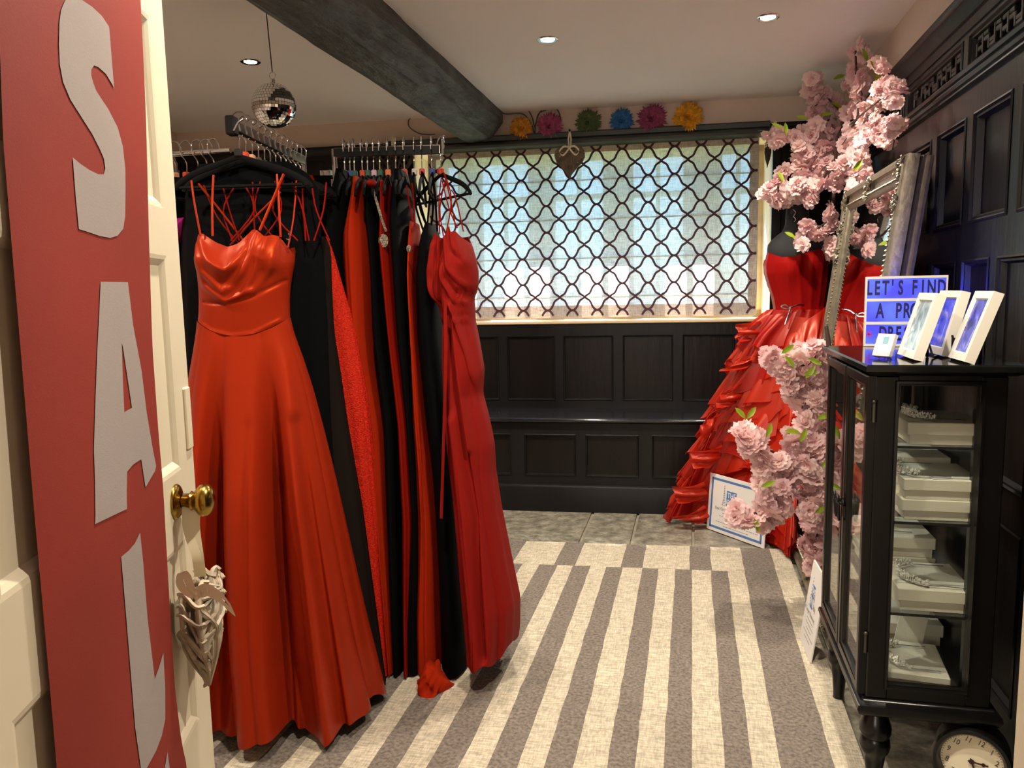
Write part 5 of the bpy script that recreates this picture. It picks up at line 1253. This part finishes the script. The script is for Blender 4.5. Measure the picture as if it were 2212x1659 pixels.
for y0, y1, hs in ((Ya+.008, 2.178, 1), (2.186, Yb_-.012, -1)):
    d = thing('door', None, None, (0, 0, 0)); d.parent = cab; bpy.data.objects.remove(d)
    b = MB(); z0, z1 = zb+.004, zt_-.002; fw = .034
    prof = [(0, .0), (0, -.016), (.003, -.019), (.022, -.019), (.026, -.016), (.031, -.014), (.034, -.006), (.036, 0)]
    b.rings([[(X0+x, y0+t, z0+t), (X0+x, y1-t, z0+t), (X0+x, y1-t, z1-t), (X0+x, y0+t, z1-t)] for t, x in prof])
    dr = b.build('door', M_cab, cab, smooth=35)
    b = MB(); b.box((X0-.008, y0+fw-.004, z0+fw-.004), (X0-.0075, y1-fw+.004, z1-fw+.004)); b.build('door_pane', M_glass, dr)
    hy = (y1-.017) if hs > 0 else (y0+.017); hz = .70
    b = MB(); b.lathe([(.010, 0), (.010, .003), (.004, .005), (.004, .014)], (X0-.019, hy, hz), (-1, 0, 0), 12)
    b.tube([(X0-.031-.002*math.cos(q), hy+.012*math.sin(q)*(1+.3*math.cos(2*q)), hz-.020+.026*math.cos(q)) for q in (2*pi*k/20 for k in range(20))], .0035, 6, loop=True)
    b.tube([(X0-.034, hy+.009*math.sin(q), hz+.012+.010*math.cos(q)) for q in (2*pi*k/14 for k in range(14))], .003, 6, loop=True); b.build('ring_handle', M_blackm, dr, smooth=60)
M_hinge = pm('hinge_steel', S(70, 66, 58), .4, .6)
for z in (.985, .42):
    b = MB(); b.tube([(X0-.004, Ya+.003, z-.022), (X0-.004, Ya+.003, z+.022)], .004, 8); b.ball((X0-.004, Ya+.003, z+.026), .0055, 8, 5); b.build('hinge', M_hinge, cab, smooth=60)
ZS_ = [.905, .723, .497]
for z in ZS_:
    b = MB(); b.box((X0+.012, Ya+.02, z-.005), (X1-.014, Yb_-.02, z)); b.build('glass_shelf', M_acryl, cab)
    b = MB(); b.box((X0+.02, Ya+.0165, z-.0055), (X1-.02, Ya+.0195, z+.0005)); b.build('shelf_edge', M_black, cab)
# boxes
def box(lab, x0, y0, z0, w_, d_, h_, group='white boxes in the cabinet', rot=0):
    t = thing('lidded_box', lab, 'box', (x0+w_/2, y0+d_/2, z0+.0005), group); c_ = Matrix.Translation((x0+w_/2, y0+d_/2, z0+.0005)) @ Matrix.Rotation(rot, 4, 'Z')
    b = MB(c_); b.box((-w_/2+.006, -d_/2+.006, 0), (w_/2-.006, d_/2-.006, h_*.9), bev=.001); b.build('base', M_box, t)
    b = MB(c_); b.box((-w_/2, -d_/2, h_*.44), (w_/2, d_/2, h_), bev=.002); b.build('lid', M_box, t)
    return t
box('white lidded box alone on the top shelf, under the dark tiara', .497, 1.945, ZS_[0], .168, .19, .053)
box('lower of the two stacked white boxes on the second shelf', .492, 1.945, ZS_[1], .17, .19, .05)
box('upper of the two stacked white boxes on the second shelf', .494, 1.943, ZS_[1]+.0505, .17, .19, .05)
box('white box at the back of the second shelf, behind the stacked pair', .50, 2.20, ZS_[1], .17, .2, .10)
box('front white box on the third shelf, under the largest tiara', .492, 1.945, ZS_[2], .17, .2, .056)
box('lower white box at the back of the third shelf', .47, 2.18, ZS_[2], .17, .2, .055)
box('upper white box at the back of the third shelf, under a small tiara', .468, 2.18, ZS_[2]+.0555, .17, .2, .055)
box('white box at the front of the cabinet floor, under a tiara', .47, 1.95, zb+.018, .155, .19, .032, rot=-.1)
box('white box at the back of the cabinet floor, behind the leaning card', .50, 2.19, zb+.018, .17, .2, .06)
def tiara(lab, c, r, a0, a1, h_, n, seed, dense=1, rot=0):
    rn = random.Random(seed); t = thing('tiara', lab, 'tiara', c, 'tiaras in the cabinet'); M = Matrix.Translation(c) @ Matrix.Rotation(rot, 4, 'Z'); b = MB(M)
    arc = [(math.cos(a0+(a1-a0)*i/30)*r, math.sin(a0+(a1-a0)*i/30)*r*1.15, .004) for i in range(31)]
    b.tube([(arc[0][0]+r*.7, arc[0][1]*1.05, .003)]+arc+[(arc[-1][0]+r*.7, arc[-1][1]*1.05, .003)], .0016, 5); b.build('band', M_chrome, t, smooth=60)
    b = MB(M)
    for i in range(n):
        v = (i+.5)/n; a = a0+(a1-a0)*(.12+.76*v); hh = h_*(.45+.55*math.sin(pi*v)); x, y = math.cos(a)*r, math.sin(a)*r*1.15
        for k in range(3*dense): b.octa((x+rn.uniform(-.005, .005), y+rn.uniform(-.005, .005), .006+hh*rn.random()), rn.uniform(.0025, .0055))
        b.tube([(x, y, .004), (x*1.02, y*1.02, .004+hh)], .001, 4)
    b.build('crystals', M_crystal, t, kind='stuff')
tiara('dark sparkling tiara on the top shelf box', Vector((.575, 2.04, ZS_[0]+.0545)), .062, pi*.45, pi*1.55, .02, 26, 1)
tiara('silver tiara with a paper tag on the second shelf', Vector((.545, 2.03, ZS_[1]+.102)), .062, pi*.45, pi*1.55, .022, 24, 2)
tiara('largest silver tiara, lying on the front box of the third shelf', Vector((.575, 2.035, ZS_[2]+.058)), .066, pi*.42, pi*1.58, .022, 34, 3)
tiara('small tiara on the rear boxes of the third shelf', Vector((.54, 2.28, ZS_[2]+.112)), .055, pi*.45, pi*1.55, .014, 20, 4)
tiara('silver tiara on the white box on the cabinet floor', Vector((.545, 2.035, zb+.052)), .058, pi*.42, pi*1.58, .02, 28, 5)
b = MB(Matrix.Translation((.575, 1.958, ZS_[1]+.1025)) @ Matrix.Rotation(.3, 4, 'Z')); b.box((-.022, -.008, 0), (.022, .008, .0006)); o = b.build('paper_tag', M_paper, None, origin=(.575, 1.958, ZS_[1]+.1025)); tag(o, 'small folded paper tag in front of the second shelf tiara', 'tag')
b = MB(Matrix.Translation((.585, 2.17, zb+.082)) @ Matrix.Rotation(.25, 4, 'Y') @ Matrix.Rotation(-.25, 4, 'X')); b.box((-.035, -.002, -.06), (.035, .002, .075)); o = b.build('display_card', M_box, None, origin=(.585, 2.17, zb+.02)); tag(o, 'plain white display card leaning on the box at the cabinet floor', 'card')

# ------------------------------------------------------------------ on top of the cabinet
# light box
A = at_z(1866, 748, ZT+.001); B = A+Vector((.232, -.030, 0)); ux = (B-A).normalized(); ny = Vector((ux.y, -ux.x, 0))
hL = onplane(1868, 598, A, ny).z-A.z; wL = (onplane(2049, 592, A, ny)-A).length
wL = ((onplane(2049, 592, A, ny)-A).dot(ux))
ML = Matrix((ux, -ny, Vector((0, 0, 1)))).transposed().to_4x4(); ML.translation = A
lb = thing('light_box_sign', 'blue glowing letter light box on the cabinet top reading about a prom dress', 'light box', A+ux*wL/2)
b = MB(ML); fr = .007
b.box((0, 0, 0), (wL, .035, fr)); b.box((0, 0, hL-fr), (wL, .035, hL)); b.box((0, 0, fr), (.004, .035, hL-fr)); b.box((wL-.004, 0, fr), (wL, .035, hL-fr)); b.box((.004, .03, fr), (wL-.004, .035, hL-fr))
rows_ = [(fr, hL/3-.004), (hL/3+.004, 2*hL/3-.004), (2*hL/3+.004, hL-fr)]
for z in (hL/3, 2*hL/3): b.box((.004, -.001, z-.004), (wL-.004, .03, z+.004))
b.build('casing', M_white, lb)
M_glow = bpy.data.materials.new('blue_backlit_panel'); M_glow.use_nodes = True; nt = M_glow.node_tree; pb = nt.nodes['Principled BSDF']
pb.inputs['Base Color'].default_value = S(30, 30, 110); pb.inputs['Roughness'].default_value = .35; pb.inputs['Specular IOR Level'].default_value = .2
tc = nt.nodes.new('ShaderNodeTexCoord'); nz_ = nt.nodes.new('ShaderNodeTexNoise'); nz_.inputs['Scale'].default_value = 9; nt.links.new(tc.outputs['Object'], nz_.inputs['Vector'])
cr = nt.nodes.new('ShaderNodeValToRGB'); cr.color_ramp.elements[0].position = .35; cr.color_ramp.elements[0].color = S(66, 66, 245); cr.color_ramp.elements[1].position = .7; cr.color_ramp.elements[1].color = S(96, 122, 255)
nt.links.new(nz_.outputs[0], cr.inputs[0]); nt.links.new(cr.outputs[0], pb.inputs['Emission Color']); pb.inputs['Emission Strength'].default_value = 1.25
lamp('light_box_led', 'SPOT', A+ux*wL*.55-ny*.05+Vector((0, 0, hL*.7)), 7, (.05, .07, 1), Vector((.75, .45, .42)).to_track_quat('-Z', 'Y').to_euler(), spot_size=math.radians(125), spot_blend=.9, shadow_soft_size=.03)
M_dkblue = pm('letter_blue', S(16, 10, 92), .5)
for (z0, z1), txts in zip(reversed(rows_), (['L', 'E', 'T', "'", 'S', None, 'F', 'I', 'N', 'D'], [None, 'A', None, 'P', 'R', 'O', 'M'], ['*', None, 'D', 'R', 'E', 'S', 'S'])):
    b = MB(ML); b.box((.004, .006, z0), (wL-.004, .012, z1)); b.build('backlit_panel', M_glow, lb)
    cell = {10: [.05, .145, .25, .335, .435, .52, .605, .705, .81, .93], 7: None}[len(txts)]
    if len(txts) == 7: cell = [.05, .19, .3, .42, .52, .62, .73] if txts[0] is None else [.06, .14, .235, .335, .43, .53, .63]
    for ch, fx in zip(txts, cell):
        if not ch: continue
        hgt = (z1-z0)
        if ch == '*':
            b = MB(ML); xx = wL*fx; zz = (z0+z1)/2
            for q in range(5): b.box((xx-.002, .0035, zz-.002), (xx+.010, .0045, zz+.002), T=Matrix.Translation((xx, 0, zz)) @ Matrix.Rotation(q*1.256+.3, 4, 'Y') @ Matrix.Translation((-xx, 0, -zz)))
            b.build('pink_emblem', pm('emblem_pink', S(190, 40, 150), .5), lb); continue
        me = text_mesh(ch, hgt*1.0, .0018, .52, .0003); me.materials.append(M_dkblue)
        Mi = ML @ Matrix.Translation((wL*fx, .0045, (z0+z1)/2)) @ Matrix.Rotation(pi/2, 4, 'X'); Mi.translation -= lb.location
        inst('letter', me, lb, Mi)
    for fx in (.1, .2, .3, .39, .48, .565, .655, .76, .87):
        b = MB(ML); b.box((wL*fx-.0003, .0052, z0), (wL*fx+.0003, .0058, z1)); b.build('letter_tile_edge', M_dkblue if False else M_acryl, lb)
# photo frames leaning back
def photo_frame(lab, pn, pf, up_, w_th, hgt, mat_photo):
    """pn near bottom corner, pf far bottom corner of the face on the top"""
    pn, pf = Vector(pn), Vector(pf); ux = (pf-pn).normalized(); W = (pf-pn).length; uz = Vector(up_).normalized(); nn = uz.cross(ux).normalized()
    if nn.x > 0: nn = -nn
    M = Matrix((ux, nn, uz)).transposed().to_4x4(); M.translation = pn
    t = thing('photo_frame', lab, 'photo frame', (pn+pf)/2, 'photo frames on the cabinet')
    b = MB(M); f_ = .020; th = w_th
    b.rings([[(a, d, a), (W-a, d, a), (W-a, d, hgt-a), (a, d, hgt-a)] for a, d in ((0, -th), (0, 0), (f_-.003, 0), (f_, -.004))]); b.box((.001, -th, .001), (W-.001, -th+.002, hgt-.001)); b.build('frame', M_white, t, smooth=30)
    b = MB(M); b.box((f_-.001, -.008, f_-.001), (W-f_+.001, -.004, hgt-f_+.001)); b.build('photograph', mat_photo, t)
    b = MB(M); 
    b2 = MB(); q = pn.lerp(pf, .5)+uz*hgt*.55-nn*th; e = Vector((q.x+.018, q.y+.05, ZT+.002)); b2.tube([q, e], .004, 6); b2.build('strut', M_blackm, t)
    return t
def photo_mat(name, cols, sc_):
    m = bpy.data.materials.new(name); m.use_nodes = True; nt = m.node_tree; pb = nt.nodes['Principled BSDF']; pb.inputs['Roughness'].default_value = .15
    tc = nt.nodes.new('ShaderNodeTexCoord'); n = nt.nodes.new('ShaderNodeTexNoise'); n.inputs['Scale'].default_value = sc_; n.inputs['Detail'].default_value = 3; n.inputs['Distortion'].default_value = 1.5
    nt.links.new(tc.outputs['Object'], n.inputs['Vector']); cr = nt.nodes.new('ShaderNodeValToRGB'); e = cr.color_ramp.elements; e[0].position = .3; e[0].color = S(*cols[0]); e[1].position = .7; e[1].color = S(*cols[-1])
    x = e.new(.5); x.color = S(*cols[1]); nt.links.new(n.outputs[0], cr.inputs[0]); nt.links.new(cr.outputs[0], pb.inputs['Base Color']); return m
zf = ZT+.006
def fcorner(px): return at_z(px[0], px[1], zf)
leanv = Vector((.42, .0, 1))
fh_ = .165
n1, f1 = fcorner((1972, 776)), fcorner((1938, 764))
photo_frame('white framed photo nearest the light box, on the left', n1, f1, (.29, -.02, 1), .022, .160, photo_mat('photo_a', ((60, 78, 92), (150, 166, 172), (214, 220, 222)), 18))
n2, f2 = fcorner((2034, 768)), fcorner((1992, 757))
photo_frame('white framed photo in the middle, behind a small black easel', n2, f2, (.24, .02, 1), .022, .162, photo_mat('photo_b', ((40, 44, 150), (90, 96, 220), (190, 190, 240)), 14))
n3, f3 = fcorner((2083, 781)), fcorner((2047, 771))
photo_frame('white framed photo on the right, leaning furthest back', n3, f3, (.33, -.02, 1), .022, .165, photo_mat('photo_c', ((30, 30, 70), (90, 84, 200), (190, 188, 214)), 15))
# small black easel between the frames
e0 = fcorner((2012, 768)); t = thing('small_easel', 'small black folding easel in front of the middle photo frame', 'easel', (e0.x, e0.y, ZT))
b = MB(); zc_ = ZT+.001
for dx, dy, hh in ((0, 0, .052), (.05, -.02, .056)):
    b.tube([(e0.x+dx, e0.y+dy-.012, zc_+.002), (e0.x+dx-.012, e0.y+dy, zc_+hh)], .0028, 5); b.tube([(e0.x+dx, e0.y+dy-.012, zc_+.003), (e0.x+dx+.03, e0.y+dy+.05, zc_+.003)], .0028, 5)
b.box((e0.x+.035, e0.y-.03, zc_), (e0.x+.062, e0.y-.026, zc_+.05), T=None); b.build('easel_frame', M_blackm, t)
# card holder
q = at_z(1905, 775, ZT+.001); t = thing('card_holder', 'clear acrylic holder with white business cards at the cabinet corner', 'card holder', q)
Mc = Matrix.Translation(q) @ Matrix.Rotation(math.radians(-50), 4, 'Z')
b = MB(Mc); b.box((-.028, -.014, 0), (.028, .016, .002)); b.box((-.028, -.014, .002), (.028, -.012, .018)); b.box((-.028, .01, 0), (.028, .012, .034)); b.box((-.028, -.014, 0), (-.026, .012, .02)); b.box((.026, -.014, 0), (.028, .012, .02)); b.build('acrylic_tray', M_acryl, t)
b = MB(Mc @ Matrix.Rotation(math.radians(-22), 4, 'X')); b.box((-.024, -.009, .004), (.024, .003, .062), bev=.0006); b.build('card_stack', M_paper, t)
b = MB(Mc @ Matrix.Rotation(math.radians(-22), 4, 'X')); b.box((-.004, -.0096, .036), (.010, -.0088, .054)); b.build('card_print', pm('card_teal', S(120, 170, 180), .6), t)
# second sign: leaning on the cabinet door
A = at_z(1752, 1432, .013); B = at_z(1741, 1345, .013)
M_old = M_blue
pN = Vector((.375, 2.53, .013))
lf = at_z(1750, 1432, .013)
ux = Vector((.05, -1, 0)).normalized()
P0 = lf-ux*.195
sign('white sign leaning edge-on against the black cabinet door', P0, ux, Vector((.14, .0, 1)), .195, .30, False)
# alarm clock style round clock on the floor
cc = CAM+ray(2099, 1643)*1.82
t = thing('round_clock', 'round black clock with a cream face on the floor by the cabinet', 'clock', (cc.x, cc.y, 0))
fd = (CAM-cc); fd = Vector((fd.x*.85-.10, fd.y, .10)).normalized()
qz = fd; qx = Vector((0, 0, 1)).cross(qz).normalized(); qy = qz.cross(qx)
rot = Matrix.Rotation(math.radians(-20), 4, 'Z')
MC = Matrix((qx, qy, qz)).transposed().to_4x4(); MC.translation = cc; MC = MC @ rot
rC = .080
b = MB(MC); b.lathe([(rC*.98, -.07), (rC*1.0, -.06), (rC*1.0, -.002), (rC*1.05, .006), (rC*1.06, .014), (rC*1.0, .022), (rC*.90, .022), (rC*.82, .012), (rC*.80, .002)], (0, 0, 0), (0, 0, 1), 48, cap=False); b.lathe([(.001, -.07), (rC*.98, -.07)], (0, 0, 0), (0, 0, 1), 48, cap=False); b.build('case', M_cab, t, smooth=40)
b = MB(MC); b.lathe([(.0005, .003), (rC*.82, .003)], (0, 0, 0), (0, 0, 1), 48, cap=False); b.build('dial', pm('clock_dial', S(236, 226, 196), .6), t)
M_num = pm('clock_print', S(70, 66, 62), .6)
for k in range(1, 13):
    a = pi/2-2*pi*k/12; me = text_mesh(str(k), .019, 0, .8, .0002); me.materials.append(M_num)
    Mi = MC @ Matrix.Translation((math.cos(a)*rC*.64, math.sin(a)*rC*.64, .0038)); Mi.translation -= t.location; inst('numeral', me, t, Mi)
b = MB(MC)
for k in range(60):
    a = 2*pi*k/60; b.box((-.0005, -.0016, .0032), (.0005, .0016, .0036), T=Matrix.Translation((math.cos(a)*rC*.77, math.sin(a)*rC*.77, 0)) @ Matrix.Rotation(a-pi/2, 4, 'Z'))
b.build('minute_track', M_num, t, kind='stuff')
M_hand = pm('clock_hand', S(58, 26, 28), .5)
for a, l in ((.32, .034), (-.9, .05)):
    b = MB(MC @ Matrix.Translation((0, 0, .006)) @ Matrix.Rotation(a, 4, 'Z')); b.lathe([(.001, 0), (.006, 0), (.006, .0012), (.001, .0014)], n=12); b.box((-.008, -.0018, 0), (l, .0018, .001)); b.lathe([(.001, 0), (.0045, 0), (.0045, .001), (.001, .001)], (l*.7, 0, 0), n=10); b.build('hand', M_hand, t)
# ------------------------------------------------------------------ open white door with the sale banner
E0 = CAM+ray(405, 829)*1.25; E0.z = 0
dr_ = ray(900, 645); dd = Vector((dr_.x, dr_.y, 0)).normalized(); nd = Vector((dd.y, -dd.x, 0))    # nd towards the room
MD = Matrix((dd, -nd, Vector((0, 0, 1)))).transposed().to_4x4(); MD.translation = E0               # x towards the free edge, y into the door, z up
MDi = MD.inverted()
def dw(x, y, o=0):
    q = MDi @ onplane(x, y, E0+nd*o, nd); return q.x, q.z
door = struct('door_1', E0+dd*-.70)
WD = .705; HD = 2.03; th = .038
b = MB(MD)
cols = [(-.595, -.385), (-.315, -.062)]
rowsd = [(.10, .50), (.60, .905), (1.015, 1.345), (1.415, 1.69), (1.76, 1.93)]
xs_, z_ = cols, rowsd
xe = [-WD]+[q for o in cols for q in o]+[.004]
for k in range(0, len(xe), 2): b.box((xe[k], 0, .008), (xe[k+1], th, HD))
ze = [.008]+[q for o in rowsd for q in o]+[HD]
for o in cols:
    for k in range(0, len(ze), 2): b.box((o[0], 0, ze[k]), (o[1], th, ze[k+1]))
for a, c in cols:
    for p, q in rowsd:
        b.rings([[(a+t, d, p+t), (c-t, d, p+t), (c-t, d, q-t), (a+t, d, q-t)] for t, d in ((0, 0), (.006, .001), (.012, .005), (.016, .0085))])
b.build('door_frame', M_door, door)
for a, c in cols:
    for p, q in rowsd:
        b = MB(MD); b.box((a-.003, .008, p-.003), (c+.003, th-.012, q+.003)); b.build('door_panel', M_door, door)
# rim latch patch seen as a raised lump above the knob
b = MB(MD); zz = dw(400, 905)[1]; b.box((-.03, -.004, zz-.05), (-.002, .01, zz+.05), bev=.002); b.build('filler_patch', M_door, door)
kz = dw(378, 1085)[1]; ks = -.100
rose = E0+dd*ks+Vector((0, 0, kz))
for side in (1,):
    b = MB(); b.lathe([(.027, 0), (.027, .002), (.024, .005), (.018, .007), (.010, .008)], rose, nd, 24, cap=False); kb = b.build('knob_rose', M_brass, door, smooth=50)
    b = MB(); b.lathe([(.008, .006), (.009, .014), (.012, .02), (.015, .023), (.013, .026), (.017, .030), (.023, .035), (.025, .041), (.024, .048), (.017, .054), (.006, .057), (.0005, .057)], rose, nd, 24, cap=False); b.build('door_knob', M_brass, door, smooth=60)
for z in (.3, 1.0, 1.75):
    b = MB(MD); b.tube([(-WD-.003, -.003, z-.045), (-WD-.003, -.003, z+.045)], .007, 8); b.build('door_hinge', M_brass, door, smooth=60)
# banner
ob = .005
ban = thing('sale_banner', 'red fabric banner with large pale letters hanging on the white door', 'banner', E0+dd*-.31+nd*ob+Vector((0, 0, .35)))
lp = [(-8, -60), (-3, 0), (5, 300), (24, 550), (40, 750), (66, 1078), (95, 1400), (119, 1659), (126, 1760)]
rp = [(297, -60), (300, 0), (312, 250), (320, 500), (330, 750), (345, 950), (354, 1050), (362, 1200), (378, 1480), (384, 1530), (392, 1600), (405, 1659), (410, 1760)]
lq = sorted((z, s_) for s_, z in (dw(x, y, ob) for x, y in lp)); rq = sorted((z, s_) for s_, z in (dw(x, y, ob) for x, y in rp))
ed = [(z, lerp_tab(lq, z)[0], lerp_tab(rq, z)[0]) for z in (.34+.03*k for k in range(55))]
wv = lambda s, z: -ob-.0015*math.sin(s*14+z*2.2)-.001*math.sin(z*5+s*6)
M_ban = pm('banner_red', S(130, 42, 31), .75, spec=.25, bump=(500, .05), noise_=(2.5, .12))
M_let = pm('banner_white', S(150, 139, 134), .75, spec=.25, noise_=(2.5, .06), bump=(500, .05))
b = MB(MD); nz_, ns = 60, 16; rr = []
for i in range(nz_+1):
    z = ed[0][0]+(ed[-1][0]-ed[0][0])*i/nz_; a, c = lerp_tab(ed, z); rr.append([(a+(c-a)*j/ns, wv(a+(c-a)*j/ns, z), z) for j in range(ns+1)])
b.rings(rr, closed=False); b.build('cloth', M_ban, ban, smooth=180)
def letter(name, outer, inner=None):
    bm = bmesh.new()
    def loop(pts):
        vs = []
        for x, y in pts:
            s, z = dw(x, y, ob); vs.append(bm.verts.new((s, 0, z)))
        return [bm.edges.new((vs[k], vs[(k+1) % len(vs)])) for k in range(len(vs))]
    es = loop(outer)
    if inner: es += loop(inner)
    bmesh.ops.triangle_fill(bm, use_beauty=True, use_dissolve=False, edges=es)
    for _ in range(3): bmesh.ops.subdivide_edges(bm, edges=[e for e in bm.edges if e.calc_length() > .018], cuts=1)
    bmesh.ops.triangulate(bm, faces=bm.faces)
    b = MB(MD); bm.verts.index_update()
    b.add([(v.co.x, wv(v.co.x, v.co.z)-.0009, v.co.z) for v in bm.verts], [[v.index for v in f.verts] for f in bm.faces]); bm.free()
    b.build(name, M_let, ban, smooth=180)
letter('letter', [(178, 0), (199, 15), (218, 34), (232.6, 57), (233.5, 63), (245, 192), (243, 186), (228, 159.5), (212.6, 145), (204, 141.4), (198.4, 150), (198.4, 163), (203, 180), (209, 196), (220, 214), (234, 236), (253, 275), (264, 316), (269.6, 364), (270.6, 411), (270.6, 468), (267, 494), (256, 509), (240.5, 514), (218, 509.5), (190, 500), (173, 495), (166, 420), (160, 340), (177, 354), (196, 367), (215, 376.6), (226, 376.6), (229.4, 364), (226, 342), (218, 323), (202.5, 291), (177, 250), (155, 215), (139, 177), (132, 139), (130, 95), (131, 47), (134.5, 22), (142, 3), (152, -12), (166, -10)])
letter('letter', [(220.5, 608.5), (277.7, 609.5), (289, 702), (307, 800), (318, 890.5), (331, 970), (338, 1006), (336, 1017), (316, 1053), (307, 992), (289, 1004), (276.6, 1019), (275.3, 1060), (275.3, 1099.5), (202, 1132.6), (203, 1116), (203.2, 1042), (201.7, 970), (206, 880), (211.5, 771), (217, 681)], [(265.7, 740), (268, 749), (287.4, 881), (271, 890), (267.5, 807)])
letter('letter', [(304, 1150.6), (292, 1174), (278.6, 1189), (261, 1203), (268.5, 1302), (278.6, 1437), (288.7, 1572), (301, 1659), (304, 1676), (316, 1657), (336, 1622), (349, 1589), (356.8, 1553), (356.8, 1488), (353, 1410), (344, 1440), (334, 1467), (319, 1336), (310.6, 1218)])
letter('letter', [(361, 1624), (357, 1648), (352, 1672), (350, 1720), (356, 1790), (376, 1780), (372, 1720), (366, 1660)])
# wicker heart on the knob
hp = rose+nd*.026; 
t = thing('wicker_heart', 'grey wicker heart hanging from the brass door knob on a cream ribbon', 'heart ornament', hp+Vector((0, 0, -.30)), 'wicker hearts')
H0 = onplane(432, 1232, hp, nd); hx_ = (H0-hp).dot(dd)
hc = hp-dd*.006+nd*.004+Vector((0, 0, -.095)); hc.z = onplane(436, 1240, hp, (FH.x, FH.y, 0)).z
xx = (dd*1.0+nd*.03).normalized(); yy = Vector((-xx.y, xx.x, 0))
MH = Matrix((xx, yy, Vector((0, 0, 1)))).transposed().to_4x4(); MH.translation = hc
hh_ = hc.z-onplane(432, 1474, hp, (FH.x, FH.y, 0)).z
M_wickl = pm('wicker_grey', S(164, 148, 126), .65, noise_=(30, .4))
wicker_heart(t, MH, .062, hh_, .046, 90, 23, .0036, M_wickl)
b = MB(); rp = Vector((0, 0, 1))
p1 = rose+nd*.022+Vector((0, 0, -.009)); fl_ = tuple((R*.9+F*.3).normalized())
ribbon(b, smooth_path([rose+nd*.03+Vector((0, 0, .012)), p1+nd*.002+Vector((0, 0, -.03)), hc+Vector((0, 0, .03))-dd*.006, hc+Vector((0, 0, -.002))], 6), .017, fl_)
ribbon(b, smooth_path([rose+nd*.018+Vector((0, 0, .012)), p1-nd*.008+Vector((0, 0, -.03)), hc+Vector((0, 0, .03))-dd*.01, hc+Vector((0, 0, -.002))], 6), .014, fl_); b.build('hanging_ribbon', M_ivory, t, smooth=180)
b = MB(); c0_ = hc+nd*.012+Vector((0, 0, -.004))
hq = lambda x, y, o=.06: onplane(x, y, hc+nd*.02-F*o, F)
b2 = [hq(418, 1290), hq(440, 1278), hq(470, 1292), hq(492, 1312), hq(504, 1322), hq(500, 1312), hq(478, 1285), hq(445, 1270), hq(420, 1286)]
ribbon(b, smooth_path(b2, 5), .014, tuple((U*.9-R*.4).normalized())); b3 = [hq(420, 1290), hq(400, 1278), hq(388, 1258), hq(392, 1236), hq(404, 1246), hq(416, 1282)]
ribbon(b, smooth_path(b3, 5), .012, tuple((U*.3+R*.9).normalized())); b.build('bow', M_ivory, t, smooth=180)
